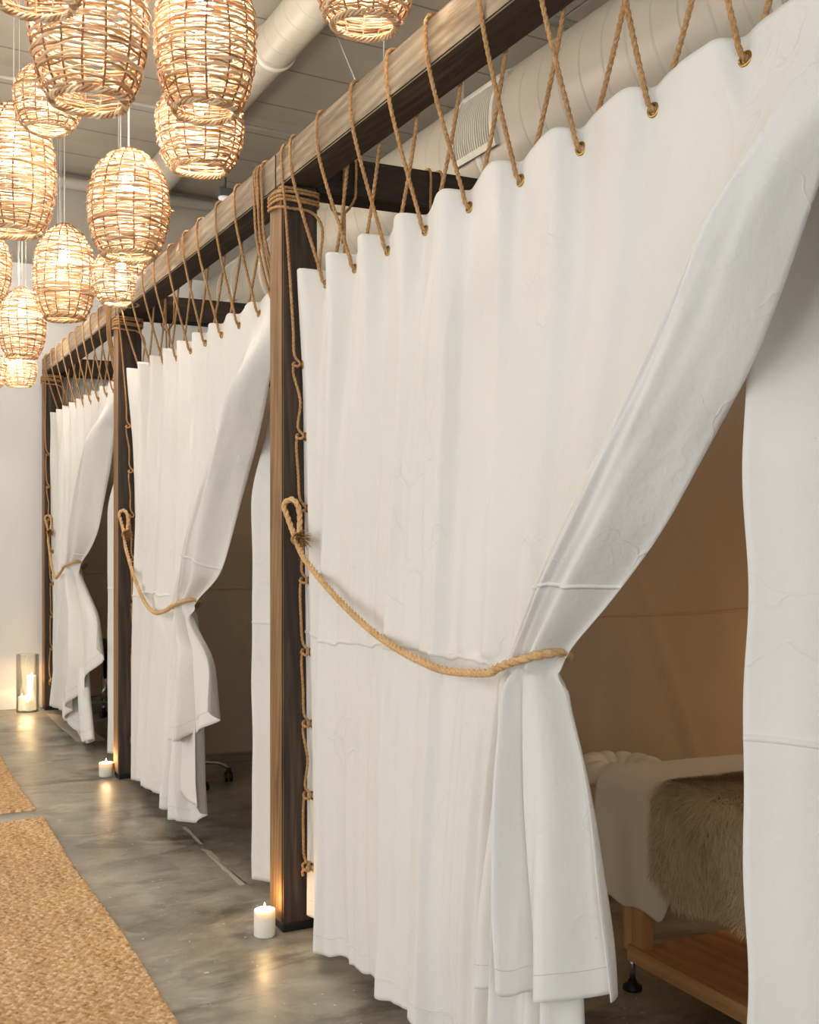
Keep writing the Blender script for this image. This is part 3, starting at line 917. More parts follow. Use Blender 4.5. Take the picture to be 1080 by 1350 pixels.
def side_lacing(cfg, key, lbl, y_post, step, n, fuzz):
    """rope running from the beam corner down along the far edge of the curtain, knotted at every grommet"""
    T, ell, C = CUR[key]; R = .0056; r = random.Random(cfg['seed'] + 5)
    xf = BX0 - R - .001
    pts = [(BX0 + .05, y_post - .015, BZ1 + R), (xf + .01, y_post - .02, BZ1 + R), (xf, y_post - .02, BZ1 - .01), (xf, y_post - .02, BZ0 + .02), (xf + .01, y_post - .022, BZ0 - .08)]
    knots = []
    for i in range(8):
        l = .345 + .265 * i
        p, nrm = surf(T, ell, C, cfg['t0'] - .035, l)
        ex = .010 * r.uniform(-1, 1)
        pts.append((p[0] - .030 + ex, p[1] + .005 , p[2] + .13))
        pts.append((p[0] - .026, p[1] + .012, p[2] + .03))
        pts.append((p[0] - .010, p[1], p[2] + .004)); pts.append((p[0] - .022, p[1] - .010, p[2] - .008))
        pts.append((p[0] - .034, p[1] + .010, p[2] - .002)); pts.append((p[0] - .022, p[1] + .026, p[2] + .010)); pts.append((p[0] - .03, p[1] + .02, p[2] - .022))
        knots.append(p)
    p = knots[-1]
    pts = pts[:-2] + [(p[0] - .03, p[1] + .02, p[2] + .012), (p[0] - .012, p[1] + .004, p[2] + .018), (p[0] - .030, p[1] - .014, p[2] + .004), (p[0] - .036, p[1] + .012, p[2] - .012), (p[0] - .028, p[1] + .03, p[2] - .035)]
    org = np.array([BX0, y_post, BZ0])
    root = thing('edge_rope', lbl, 'rope', tuple(org), group='ropes lacing the curtain edge at the post')
    rope_obj('laced_rope', [tuple(np.array(q) - org) for q in pts], R, M['rope'], root, step, n, .026, .28, fuzz, 3)
side_lacing(cfgA, 'A', 'thin knotted rope running down the left edge of the largest curtain', 3.986, .004, 12, 350)
side_lacing(cfgB, 'B', 'thin knotted rope running down the left edge of the middle curtain', 6.85, .008, 9, 60)
side_lacing(cfgC, 'C', 'thin knotted rope running down the left edge of the farthest curtain', 9.71, .010, 9, 0)

# rope turns wound around the post tops, just under the beam
def post_coil(y0, lbl, step=.006, n=12, extra=True):
    R = .0065; x0, x1 = BX0 - R - .001, BX1 + R + .001; a0, a1 = y0 - R - .001, y0 + PW + R + .001
    pts = []
    for k in range(4):
        z = BZ0 - .012 - k * .0145; j = .004 * math.sin(k * 2.1)
        pts += [(x0 - .0, a0 + .02, z), (x0 + .02, a0 - j, z - .002), (x1 - .02, a0 - .002, z - .010 + j), (x1, a0 + .02, z - .008), (x1, a1 - .02, z - .010), (x1 - .02, a1, z - .012), (x0 + .02, a1, z - .012), (x0, a1 - .02, z - .014)]
    # tail hanging behind
    pts += [(x0, a0 + .03, BZ0 - .08), (x0 + .03, a0 - .004, BZ0 - .09), (x1 - .03, a0 - .006, BZ0 - .10), (x1 + .004, a0 - .01, BZ0 - .15), (x1 - .006, a0 - .012, 2.50), (x1 - .01, a0 - .014, 2.36)]
    org = np.array([BX0, y0, BZ0])
    root = thing('rope_coil', lbl, 'rope', tuple(org), group='rope turns at the post tops')
    rope_obj('wound_rope', [tuple(np.array(q) - org) for q in pts], R, M['rope'], root, step, n, .03, .2)
    return root
post_coil(3.986, 'rope wound several turns around the top of the nearest post')
post_coil(6.85, 'rope wound several turns around the top of the second post', .01, 9)
post_coil(9.71, 'rope wound several turns around the top of the farthest post', .012, 9)
# spare strands looped over the beam right next to the posts
def spare(y, zl, lbl, step=.006, n=12):
    R = .0064; xf, xb = BX0 - R - .001, BX1 + R + .001; zt = BZ1 + R
    P = []
    for k, dy in enumerate((0, .045, .09)):
        P += [(BX0 + .075, y + dy, 2.385), (xf + .012, y + dy + .004, 2.62), (xf - .001, y + dy, BZ0 + .01), (xf, y + dy, zt - .012), (xf + .014, y + dy, zt),
              (xb - .014, y + dy + .01, zt), (xb, y + dy + .012, zt - .012), (xb, y + dy + .01, BZ0), (xb - .02, y + dy + .016, 2.5), (xb - .04, y + dy + .022, 2.36)]
    org = np.array([BX0, y, BZ1])
    root = thing('rope_strands', lbl, 'rope', tuple(org), group='spare strands beside the posts')
    rope_obj('hanging_rope', [tuple(np.array(q) - org) for q in P], R, M['rope'], root, step, n, .03, .2)
spare(4.19, 2.47, 'bunch of rope strands hanging from the beam just left of the nearest post')
spare(7.05, 2.47, 'bunch of rope strands hanging from the beam just left of the second post', .01, 9)

def cross_loop(x, y0, lbl):
    R = .006; a0, a1 = y0 - R - .001, y0 + PW + R
    pts = [(x, a0 + .0, 2.44), (x + .004, a0, 2.60), (x, a0, BZ0), (x, a0, BZ1 - .006), (x, a0 + .014, BZ1 + R), (x + .01, a1 - .014, BZ1 + R), (x + .012, a1, BZ1 - .01), (x + .012, a1, BZ0 - .02), (x + .03, y0 + .07, BZ0 - .06), (x + .045, a0 - .004, BZ0 - .02), (x + .05, a0, BZ0 + .03), (x + .05, a0, BZ1 - .01), (x + .05, a0 + .02, BZ1 + R), (x + .05, a1 - .02, BZ1 + R), (x + .06, a1, BZ1 - .02), (x + .06, a1, 2.62)]
    org = np.array([x, y0, BZ1])
    root = thing('rope_strands', lbl, 'rope', tuple(org), group='ropes on the dark cross beams')
    rope_obj('hanging_rope', [tuple(np.array(q) - org) for q in pts], R, M['rope'], root, .007, 12, .03, .2)
cross_loop(1.68, 3.986, 'rope looped over the dark cross beam right behind the nearest post')
cross_loop(2.05, 3.986, 'single rope hanging over the middle of the nearest dark cross beam')
cross_loop(1.72, 6.85, 'rope looped over the dark cross beam behind the second post')

def tieback(key, cfg, lbl, y_post, R=.0112, step=.005, n=15):
    tieY, tieH = cfg['tie']
    T, ell, C = CUR[key]
    # bundle extent at tie height (rows closest to tie)
    A = C.reshape(-1, 3); msk = (abs(A[:, 2] - tieH) < .02) & (A[:, 1] < tieY + .07)
    xs = A[msk][:, 0]; ys = A[msk][:, 1]
    xmin, xmax, ymin, ymax = xs.min(), xs.max(), ys.min(), ys.max()
    hx, hz = BX0 + .025, 1.60
    y0 = y_post - .035
    kx, ky, kz = hx - .005, y_post - .10, hz - .135
    pts = [(kx + .012, ky - .03, kz - .004), (kx + .010, ky - .012, kz + .002), (kx + .012, ky + .004, kz + .02), (hx + .018, y0 - .035, hz - .055), (hx + .012, y0 - .02, hz - .01), (hx + .0, y0 + .004, hz + .006), (hx - .022, y0 + .022, hz - .012),
           (hx - .016, y0 + .0, hz - .06), (kx - .006, ky + .008, kz + .008)]
    # sagging part
    e = np.array([xmin - R - .002, min(ymax, tieY + .08), tieH - .035]); s0 = np.array([kx - .012, ky - .004, kz - .02])
    sag = cfg['sag']
    # surface of the curtain in front of which the rope runs
    mid = []
    for f in np.linspace(.06, .88, 9):
        p = s0 + (e - s0) * f
        p[2] -= sag * 4 * f * (1 - f) * (1 + .25 * (f - .5))
        m2 = (abs(A[:, 2] - p[2]) < .03) & (abs(A[:, 1] - p[1]) < .03)
        if m2.any(): p[0] = min(p[0], A[m2][:, 0].min() - R - .004)
        mid.append(p.copy())
    mx = np.array([m_[0] for m_ in mid]); 
    for _ in range(6): mx[1:-1] = np.minimum(mx[1:-1], .25 * mx[:-2] + .5 * mx[1:-1] + .25 * mx[2:])
    for m_, x_ in zip(mid, mx): pts.append((x_, m_[1], m_[2]))
    # twice around the bundle
    cx, cy = (xmin + xmax) / 2, (ymin + ymax) / 2; ax_, ay_ = (xmax - xmin) / 2 + R + .001, (ymax - ymin) / 2 + R + .001
    for a in np.linspace(.75 * PI, -1.15 * PI, 20):
        pts.append((cx + ax_ * math.cos(a + PI / 2 + .15) * -1 * -1, cy + ay_ * math.sin(a + PI / 2 + .15), tieH + .03 * math.sin(-a) + .004)) if False else None
    for a in np.linspace(-PI * .86, -PI * 2.45, 20):      # start on hall side left, run towards camera, round the back
        pts.append((cx + ax_ * math.cos(a), cy - ay_ * math.sin(a) * 1.0, tieH - .0 + .042 * math.sin(a)))
    org = np.array([BX0, y_post, hz])
    root = thing('tieback_rope', lbl, 'rope', tuple(org), group='thick tie back ropes')
    rope_obj('rope_strand', [tuple(np.array(q) - org) for q in pts], R, M['rope_thick'], root, step, n, .046, .26, 500 if key == 'A' else 0, 9)
    # whipping and frayed end at the knot
    k = []
    for i in range(26):
        a = i / 26 * 2 * PI * 3.5; k.append((kx + .021 * math.cos(a) + .001, ky - .004 + .006 * math.sin(a * .3), kz - .004 + .021 * math.sin(a)))
    rope_obj('whipping', [(q[0] - org[0], q[1] - org[1], q[2] - org[2]) for q in k], .004, M['rope'], root, .004, 9, .02, .2)
    r = random.Random(4); V = []; F = []
    for i in range(170):
        a, b = r.uniform(0, 2 * PI), r.uniform(0, 1) ** .6 * .9
        d = Vector((.25 * math.cos(a) * b * 3, -1 + .3 * r.random(), .8 * math.sin(a) * b - .25)).normalized()
        s = Vector((kx + .004 + .012 * math.cos(a) * b, ky - .022, kz + .012 * math.sin(a) * b)); l = r.uniform(.028, .052)
        sd = d.orthogonal().normalized() * .0012; e2 = s + d * l; o_ = Vector(org)
        bI = len(V); V += [s - sd - o_, s + sd - o_, e2 + sd * .6 - o_, e2 - sd * .6 - o_]; F.append((bI, bI + 1, bI + 2, bI + 3))
        sd2 = d.cross(sd).normalized() * .0012; bI = len(V); V += [s - sd2 - o_, s + sd2 - o_, e2 + sd2 * .6 - o_, e2 - sd2 * .6 - o_]; F.append((bI, bI + 1, bI + 2, bI + 3))
    mobj('frayed_end', V, F, M['rope'], root, False)
cfgA['sag'] = .09; cfgB['sag'] = .13; cfgC['sag'] = .16
tieback('A', cfgA, 'thick manila tie back rope sagging across the largest curtain', 3.986)
tieback('B', cfgB, 'thick manila tie back rope sagging across the middle curtain', 6.85, step=.008, n=12)
tieback('C', cfgC, 'thick manila tie back rope sagging across the farthest curtain', 9.71, step=.012, n=9)

# ------------------------------------------------------------------ camera model (only to convert measured sight lines into places)
FPX, CXP, HOR = 1500.0, 540.0, 696.0
ca, sa = math.cos(math.radians(26.2)), math.sin(math.radians(26.2))
def at(px, z):
    xc = (px - CXP) / FPX * z
    return (ca * xc + sa * z, -sa * xc + ca * z)

# ------------------------------------------------------------------ wicker lamps
def basket_mesh(W, Hh, seed, nr, ribs=15, hole=.58, hi=True):
    r = random.Random(seed); R = W / 2
    def prof(t):   # t 0 bottom .. 1 top
        pts = [(0, hole), (.05, hole + .16), (.14, .86), (.28, .96), (.45, 1.0), (.62, .97), (.76, .86), (.87, .68), (.95, .45), (1.0, .20)]
        for (a, va), (b, vb) in zip(pts, pts[1:]):
            if t <= b: u = (t - a) / (b - a); return va + (vb - va) * u
        return pts[-1][1]
    zs = np.linspace(0, 1, 200); rr = np.array([prof(t) for t in zs]); k = np.hanning(21); k /= k.sum()
    rr = np.convolve(np.pad(rr, 10, mode='edge'), k, 'valid')
    rad = lambda t: float(np.interp(t, zs, rr)) * R
    Vs = []; Fs = []; base = 0
    seg = ribs * 4
    for i in range(nr):
        t = (i + .5) / nr
        t = .012 + t * .975
        for dbl in range(2 if r.random() < .35 else 1):
            ph = (i % 2) * PI + dbl * .3
            tilt = r.uniform(-.010, .010); tp = r.uniform(0, 2 * PI); rj = r.uniform(-.003, .003); w1, w2 = r.uniform(0, 6), r.uniform(0, 6)
            th0 = r.uniform(.0028, .0050)
            P = []; RR = []
            ov = r.randint(2, 7)
            for j in range(seg):
                a = 2 * PI * j / seg
                z = t * Hh + tilt * math.sin(a + tp) + .0035 * math.sin(3 * a + w1) + .0022 * math.sin(7 * a + w2) + dbl * .006
                rd = rad(min(1, max(0, z / Hh))) + .0055 * math.cos(a * ribs / 2 * 1.0 + ph) * (1 if True else 0) + rj + .002 * math.sin(5 * a + w2)
                P.append((rd * math.cos(a), rd * math.sin(a), z))
                RR.append(th0 * (1 + .25 * math.sin(4 * a + w1)))
            V, F = tube_np(P, RR, 5, close=True)
            Vs.append(V); Fs.append(F + base); base += len(V)
    # bottom rim : three twisted thick strands
    for q in range(4):
        P = []
        for j in range(72):
            a = 2 * PI * j / 72; b = a * 9 + q * PI / 2
            rd = rad(0) + .010 * math.cos(b) + .004; P.append((rd * math.cos(a), rd * math.sin(a), .006 + .009 * math.sin(b) + .003 * math.sin(a * 2)))
        V, F = tube_np(P, .0048, 5, close=True); Vs.append(V); Fs.append(F + base); base += len(V)
    # stray ends
    for q in range(26):
        a = r.uniform(0, 2 * PI); t = r.uniform(.0, 1); rd = rad(t) + .004
        p = np.array([rd * math.cos(a), rd * math.sin(a), t * Hh]); d = np.array([-math.sin(a), math.cos(a), r.uniform(-.4, .4)]) * r.choice((-1, 1)) + np.array([math.cos(a), math.sin(a), 0]) * r.uniform(.3, 1.0)
        l = r.uniform(.012, .034); P = [p, p + d * l * .5, p + d * l + np.array([0, 0, -.004])]
        V, F = tube_np(P, [.0014, .0011, .0006], 4); Vs.append(V); Fs.append(F + base); base += len(V)
    V = np.concatenate(Vs); F = np.concatenate(Fs)
    # ribs
    RV = []; RF = []; rb = 0
    for i in range(ribs):
        a0 = 2 * PI * (i + .5) / ribs; P = []; wob = r.uniform(0, 6)
        for j in range(26):
            t = j / 25; a = a0 + .05 * math.sin(t * 5 + wob); rd = rad(t)
            P.append((rd * math.cos(a), rd * math.sin(a), t * Hh))
        # flattened split rib
        v, f = tube_np(P, .0040, 5); RV.append(v); RF.append(f + rb); rb += len(v)
    return V, F, np.concatenate(RV), np.concatenate(RF)

LAMPMESH = {}
def make_lamp(name, kindk, cx, ytop, ybot, Wpx, Wr, lbl, rot):
    z = Wr * FPX / Wpx
    X, Y = at(cx, z)
    ratio, seed, nr = {'tall': (1.62, 1, 50), 'mid': (1.40, 2, 43), 'short': (1.14, 3, 36), 'mid_b': (1.45, 5, 43)}[kindk]
    rb = Wr * .30
    hb = 1.5 + (HOR - ybot) * (z + rb) / FPX
    if kindk not in LAMPMESH:
        W0 = .38; V, F, RV, RF = basket_mesh(W0, W0 * ratio, seed, nr)
        proto = thing('pendant_lamp', 'x', 'lamp')
        sh = npmesh('woven_shade', V, F, M['wick'], proto)
        rb_ = npmesh('shade_ribs', RV, RF, M['rib'], proto); rb_['label'] = 'darker upright wicker ribs'
        H0 = W0 * ratio; hbulb = H0 * .70
        m = MB(); m.lathe([(.001, hbulb - .052), (.018, hbulb - .048), (.031, hbulb - .030), (.034, hbulb - .010), (.030, hbulb + .012), (.018, hbulb + .036), (.014, hbulb + .052)], 20); m.build('bulb', M['bulb'], proto)
        m = MB(); m.lathe([(.016, hbulb + .050), (.019, hbulb + .054), (.019, hbulb + .10), (.008, hbulb + .112), (.004, hbulb + .118)], 16); m.build('socket', M['cord'], proto)
        m = MB(); m.lathe([(.03, H0 - .002), (.034, H0 + .002), (.030, H0 + .008), (.004, H0 + .012)], 16); m.build('top_cap', M['rib'], proto)
        LAMPMESH[kindk] = (proto, H0, hbulb); o = proto
    else:
        proto, H0, hbulb = LAMPMESH[kindk]; o = thing('pendant_lamp', lbl, 'lamp')
        for ch in proto.children:
            if ch.name.split('.')[0] in ('cord', 'steel_wire', 'bulb_light'): continue
            c = ch.copy(); col.objects.link(c); c.parent = o
    setv(o, lbl, 'lamp', 'woven wicker pendant lamps')
    sc = Wr / .38
    if ytop is not None:
        ht = 1.5 + (HOR - ytop) * z / FPX; sz = (ht - hb) / H0
    else: sz = sc
    o.location = (X, Y, hb); o.rotation_euler = (0, 0, rot)
    for ch in o.children:
        ch.scale = (sc, sc, sz)
    cz = CEIL + .04 * (2.3 - X) - hb
    m = MB(); m.tube(np.array([(0, 0, hbulb * sz + .1), (0, 0, H0 * sz), (0, 0, cz)]), .0032, 6); m.build('cord', M['cord'], o)
    m = MB(); m.tube(np.array([(.028, 0, H0 * sz - .01), (.030, 0, cz)]), .0016, 5); m.build('steel_wire', M['cord'], o)
    return o
lamps = [
 ('tall', 48, None, 27, 152, .34, 'wicker pendant lamp cut by the top left corner, only its lower rim in view'),
 ('tall', 117, None, 153, 153, .42, 'large dark rimmed wicker pendant at top left, lower front of the cluster'),
 ('tall', 271, None, 163, 130, .38, 'tall wicker pendant right of the cluster, glowing bulb cut by the top edge'),
 ('short', 264, None, 235, 112, .40, 'wicker pendant hanging directly below and behind the tall one near the duct'),
 ('short', 63, 84, 180, 86, .28, 'short wicker pendant tucked behind the large dark rimmed one'),
 ('tall', 18, 138, 316, 106, .41, 'tall pale wicker pendant at the left edge, above the leftmost small ones'),
 ('mid', 170, 198, 346, 104, .38, 'wicker pendant in the middle with whole barrel shape, bulb showing near its top'),
 ('mid_b', 85, 297, 425, 79, .38, 'wicker pendant left of the middle one, lower, in the centre of the left group'),
 ('short', 159, 326, 405, 74, .32, 'small wicker pendant partly hidden under the whole barrel one, above the second post'),
 ('mid', -26, 300, 402, 78, .34, 'wicker pendant sliced by the left edge, halfway down the group'),
 ('mid_b', 29, 380, 474, 60, .30, 'small far wicker pendant near the left edge with bulb near its top'),
 ('short', 25, 460, 511, 46, .26, 'lowest small far wicker pendant, below the others at the left'),
 ('short', -14, 462, 512, 44, .24, 'tiny far wicker pendant mostly outside the left edge, lowest row'),
 ('mid', 481, None, 53, 134, .26, 'wicker pendant alone at the top centre above the rope beam'),
 ('mid_b', 76, 345, 424, 62, .35, 'far wicker pendant almost hidden behind the one in the centre of the left group'),
]
for i, (k, cx, yt, yb, wp, wr, lb) in enumerate(lamps):
    make_lamp('pendant_lamp', k, cx, yt, yb, wp, wr, lb, i * 1.3)

# ------------------------------------------------------------------ ducts, pipes
def duct(name, X, Z, R, y0, y1, lbl, grilles=()):
    root = thing(name, lbl, 'duct', (X, y0, Z))
    n = 64; vs = []; fs = []
    ys = np.arange(0, y1 - y0 + .01, .25)
    for y in ys:
        for i in range(n):
            a = 2 * PI * i / n; vs.append((R * math.cos(a), y, R * math.sin(a)))
    L = len(ys)
    F = ring_faces(L, n)
    o = npmesh('duct_tube', np.array(vs), F, M['duct'], root)
    for yj in ([2.9, 6.2, 9.3] if R < .2 else [3.1, 6.1, 8.1, 11.4]):
        m = MB()
        rr = [(R + .001, -.022), (R + .010, -.018), (R + .012, 0), (R + .010, .018), (R + .001, .022)]
        v2 = []; f2 = []
        for q, (r_, yy) in enumerate(rr):
            for i in range(n):
                a = 2 * PI * i / n; v2.append((r_ * math.cos(a), yj + yy, r_ * math.sin(a)))
        mobj('joint_band', v2, [tuple(x) for x in ring_faces(len(rr), n)], M['vent'], root)
    for gy, ga in grilles:
        # curved register on the duct facing the hall
        W, Hh = .36, .30
        fr = MB(); sl = MB(); bk = MB()
        ang = math.radians(ga)
        def P(u, v, o): # u along y, v along arc
            a = ang + v / R; r_ = R + o
            return (r_ * math.cos(a), gy - y0 + u, r_ * math.sin(a))
        def patch(mbx, u0, u1, v0, v1, o0, o1):
            nv = 8; vs = []; fs = []
            for j in range(nv + 1):
                v = v0 + (v1 - v0) * j / nv
                for (u, o) in ((u0, o0), (u0, o1), (u1, o1), (u1, o0)): vs.append(P(u, v, o))
            for j in range(nv):
                for k in range(4):
                    a = j * 4 + k; b = j * 4 + (k + 1) % 4; fs.append((a, b, b + 4, a + 4))
            fs += [(3, 2, 1, 0), (nv * 4, nv * 4 + 1, nv * 4 + 2, nv * 4 + 3)]
            mbx.add(vs, fs)
        patch(bk, -W / 2, W / 2, -Hh / 2, Hh / 2, .001, .006)
        for (u0, u1, v0, v1) in ((-W / 2 - .03, -W / 2, -Hh / 2 - .03, Hh / 2 + .03), (W / 2, W / 2 + .03, -Hh / 2 - .03, Hh / 2 + .03), (-W / 2, W / 2, -Hh / 2 - .03, -Hh / 2), (-W / 2, W / 2, Hh / 2, Hh / 2 + .03)):
            patch(fr, u0, u1, v0, v1, .0, .026)
        for q in range(17):
            u = -W / 2 + W * (q + .5) / 17; patch(sl, u - .004, u + .004, -Hh / 2, Hh / 2, .004, .018)
        g = bk.build('vent_grille', M['vent_dark'], root)
        f = fr.build('grille_frame', M['vent'], g, False); s_ = sl.build('louvres', M['vent'], g, False)
    # straps to the ceiling
    for yj in (2.4, 5.6, 8.9):
        m = MB(); m.box(-.012, .012, yj, yj + .003, R, CEIL + .04 * (2.3 - X) - Z); m.build('hanger_strap', M['vent'], root, False)
    return root
duct('air_duct', 2.156, 1.5 + 2.72, .124, BACKY + .02, FARY - .01, 'slim white round duct running along the ceiling above the wicker lamps')
duct('air_duct', 3.15, 1.5 + 1.97, .37, BACKY + .02, FARY - .01, 'large cream spiral duct with vent grilles above the curtained cabins', [(4.92, 172), (7.30, 172), (9.05, 172)])
def pipe(lbl, pts, r):
    m = MB(); m.tube(np.array(pts), r, 12); o = m.build('sprinkler_pipe', M['pipe']); return setv(o, lbl, 'pipe', 'ceiling pipes')
pipe('white pipe along the top of the far grey wall beside the slim duct', [(LEFTX + .02, FARY + .02, 4.40 + .04 * 5), (WALLX - .02, FARY + .02, 4.40 - .1)], .05)
pipe('white pipe crossing the ceiling above the nearest beam', [(LEFTX + .02, 5.35, 4.58), (WALLX - .02, 5.35, 4.28)], .03)
pipe('thin white conduit crossing the ceiling above the left lamps', [(LEFTX + .02, 7.9, 4.62), (WALLX - .02, 7.9, 4.32)], .012)
# hanging sensor on a rod
X, Y = at(296, 9.0)
hs = 1.5 + (HOR - 262) * 9.0 / FPX
root = thing('ceiling_sensor', 'small grey ceiling sensor with white dome on a dark rod above the middle beam', 'sensor', (X, Y, hs))
m = MB(); m.lathe([(.001, -.03), (.03, -.026), (.045, -.008), (.05, .012)], 20); m.build('dome', emis('glowing_dome_plastic', (1, 1, 1, 1), .15), root)  # dome emits a faint glow of its own, though it is no lamp
m = MB(); m.box(-.055, .055, -.055, .055, .012, .075, c=.006); m.build('housing', M['box_grey'], root, False)
m = MB(); m.tube(np.array([(0, 0, .07), (0, 0, CEIL + .04 * (2.3 - X) - hs)]), .016, 10); m.build('rod', M['box_grey'], root)
def wire(lbl, a, b):
    m = MB(); m.tube(np.array([a, b]), .0022, 5); return setv(m.build('support_wire', M['cord']), lbl, 'wire', 'support wires')
wire('thin support wire running from the ceiling to the nearest beam, slanting', (1.50, 3.40, BZ1), (2.59, 6.29, 4.485))
wire('thin upright support wire from the ceiling to the nearest beam', (1.50, 3.23, BZ1), (1.50, 3.23, 4.52))

# ------------------------------------------------------------------ candles
def candle(name, lbl, x, y, r, h, glow=False, z=0, grp=None, power=1.2):
    root = thing(name, lbl, 'candle', (x, y, z), group=grp)
    m = MB()
    m.lathe([(r * .96, 0), (r, .004), (r, h - .008), (r * .985, h - .001), (r * .90, h), (r * .80, h - .006), (r * .55, h - .012), (.001, h - .014)], 32)
    m.build('wax_body', M['led_wax'] if glow else M['wax'], root)
    m = MB(); m.tube(np.array([(0, 0, h - .015), (.001, 0, h - .004), (.002, 0, h + .002)]), .0011, 5); m.build('wick', M['black'], root)
    m = MB(); m.lathe([(.0006, h), (.003, h + .003), (.0042, h + .008), (.003, h + .015), (.0004, h + .024)], 12); m.build('flame', M['flame'], root)
    ld = bpy.data.lights.new('flame_light', 'POINT'); ld.energy = power; ld.color = (1, .62, .28); ld.shadow_soft_size = .012
    lo = bpy.data.objects.new('flame_light', ld); col.objects.link(lo); lo.parent = root; lo.location = (0, 0, h + .03)
    return root
x, y = at(349, 4.19); candle('pillar_candle', 'white pillar candle burning on the floor beside the nearest post', x, y, .0395, .096, grp='pillar candles on the floor', power=.7)
x, y = at(140, 6.88); candle('pillar_candle', 'small white pillar candle burning on the floor beside the second post', x, y, .0425, .082, grp='pillar candles on the floor', power=.8)
vx, vy = at(36.5, 9.30)
root = thing('glass_cylinder_vase', 'tall clear glass cylinder holding glowing candles, against the white wall', 'vase', (vx, vy, 0))
m = MB(); m.lathe([(.086, 0), (.090, .004), (.090, .465), (.0875, .468), (.085, .465), (.085, .012), (.001, .012)], 48, cap1=False); m.build('glass_wall', M['glass'], root)
for dx, dy, r_, h_, l in ((.030, -.01, .036, .28, 'tall glowing candle inside the glass cylinder'), (-.045, -.005, .030, .115, 'shortest glowing candle at the left inside the glass cylinder'), (.003, -.052, .029, .095, 'low glowing candle at the front inside the glass cylinder')):
    candle('vase_candle', l, vx + dx, vy + dy, r_, h_, True, .013, 'candles in the glass cylinder', .9)

# ------------------------------------------------------------------ jute rugs
def rug(lbl, x0, x1, y0, y1, seed, res):
    r = np.random.RandomState(seed)
    nx = int((x1 - x0) / res); ny = int((y1 - y0) / res)
    xs = np.linspace(x0, x1, nx); ys = np.linspace(y0, y1, ny); Xg, Yg = np.meshgrid(xs, ys, indexing='ij')
    px_, py_ = .0135, .0125     # cell sizes
    row = np.floor(Yg / py_); cx = Xg / px_ + .5 * (row % 2) + .35 * np.sin(row * 12.9)
    colu = np.floor(cx); fx = cx - colu; fy = Yg / py_ - row
    hsh = np.sin(row * 127.1 + colu * 311.7) * 43758.5453; hsh = hsh - np.floor(hsh)
    hgt = np.sqrt(np.clip(1 - (2 * fy - 1) ** 2, 0, 1)) * (.45 + .55 * np.sqrt(np.clip(1 - (2 * fx - 1) ** 2, 0, 1)))
    Z = .006 + (.006 + .005 * hsh) * hgt
    Z += .002 * np.sin(Xg * 9 + Yg * 3)
    edge = np.minimum.reduce([Xg - x0, x1 - Xg, Yg - y0, y1 - Yg]); Z *= np.clip(edge / .008, 0, 1) ** .5
    Z = np.maximum(Z, .001)
    wob = .006 * np.sin(Yg * 3.1 + seed) + .0035 * np.sin(Yg / py_ * PI) * (Xg > x1 - .03)
    P = np.stack([Xg + wob * ((Xg - x0) / (x1 - x0)), Yg + .005 * np.sin(Xg * 6 + seed), Z], -1)
    org = np.array([(x0 + x1) / 2, (y0 + y1) / 2, 0])
    o = npmesh('jute_rug', (P - org).reshape(-1, 3), grid_faces(nx, ny)[:, ::-1], M['rug']); o.location = tuple(org)
    tone = .5 * hsh + .5 * (.5 + .5 * np.sin(colu * 1.7 + 3 * np.sin(row * .9 + colu * .13)))
    at_ = o.data.attributes.new('tone', 'FLOAT', 'POINT'); at_.data.foreach_set('value', tone.ravel().astype(np.float32))
    return setv(o, lbl, 'rug', 'woven jute rugs')
rug('large woven jute rug on the concrete floor, nearer of the two', -.15, .895, 2.3, 6.09, 1, .0042)
rug('woven jute rug farther off at the left edge, beyond a gap from the nearer one', -.15, .885, 6.29, 9.0, 2, .006)

# ------------------------------------------------------------------ massage table
TX0, TX1, TY0, TY1 = 2.24, 2.99, 1.36, 3.12
TZ = .70
tb = thing('massage_table', 'pale wood massage table with lower shelf standing in the nearest cabin', 'table', ((TX0 + TX1) / 2, (TY0 + TY1) / 2, 0))
ox, oy = (TX0 + TX1) / 2, (TY0 + TY1) / 2
def L(x): return x - ox
def K(y): return y - oy
for lx in (TX0 + .045, TX1 - .045):
    for ly in (TY0 + .12, TY1 - .12):
        m = MB(); m.lathe([(.030, .135), (.033, .14), (.033, .56), (.030, .57)], 12, L(lx), K(ly)); m.box(L(lx) - .026 if lx < ox else L(lx) - .02, L(lx) + .02, K(ly) - .085, K(ly) - .028, .13, .57, c=.003)
        lg = shade_auto(m.build('leg', M['maple_v'], tb, True), 30)
        m = MB(); m.lathe([(.010, .022), (.010, .14)], 16, L(lx), K(ly)); m.build('threaded_foot', M['chrome'], lg)
        m = MB(); m.lathe([(.030, 0), (.032, .004), (.030, .014), (.016, .022), (.014, .032)], 24, L(lx), K(ly)); m.build('foot_pad', M['black'], lg)
m = MB(); m.box(L(TX0 + .02), L(TX1 - .02), K(TY0 + .1), K(TY1 - .16), .125, .152, c=.003); m.build('shelf', M['maple'], tb, False)
m = MB(); m.box(L(TX0 + .008), L(TX0 + .028), K(TY0 + .05), K(TY1 - .14), .108, .160, c=.002); m.box(L(TX1 - .028), L(TX1 - .008), K(TY0 + .05), K(TY1 - .14), .108, .160, c=.002); m.build('shelf_rail', M['maple'], tb, False)
m = MB(); m.box(L(TX0 + .02), L(TX1 - .02), K(TY0 + .04), K(TY1 - .04), .50, .60, c=.004); m.build('frame', M['maple'], tb, False)
m = MB(); m.box(L(TX0), L(TX1), K(TY0), K(TY1), .60, TZ - .01, c=.028); m.build('padded_top', M['sheet'], tb)

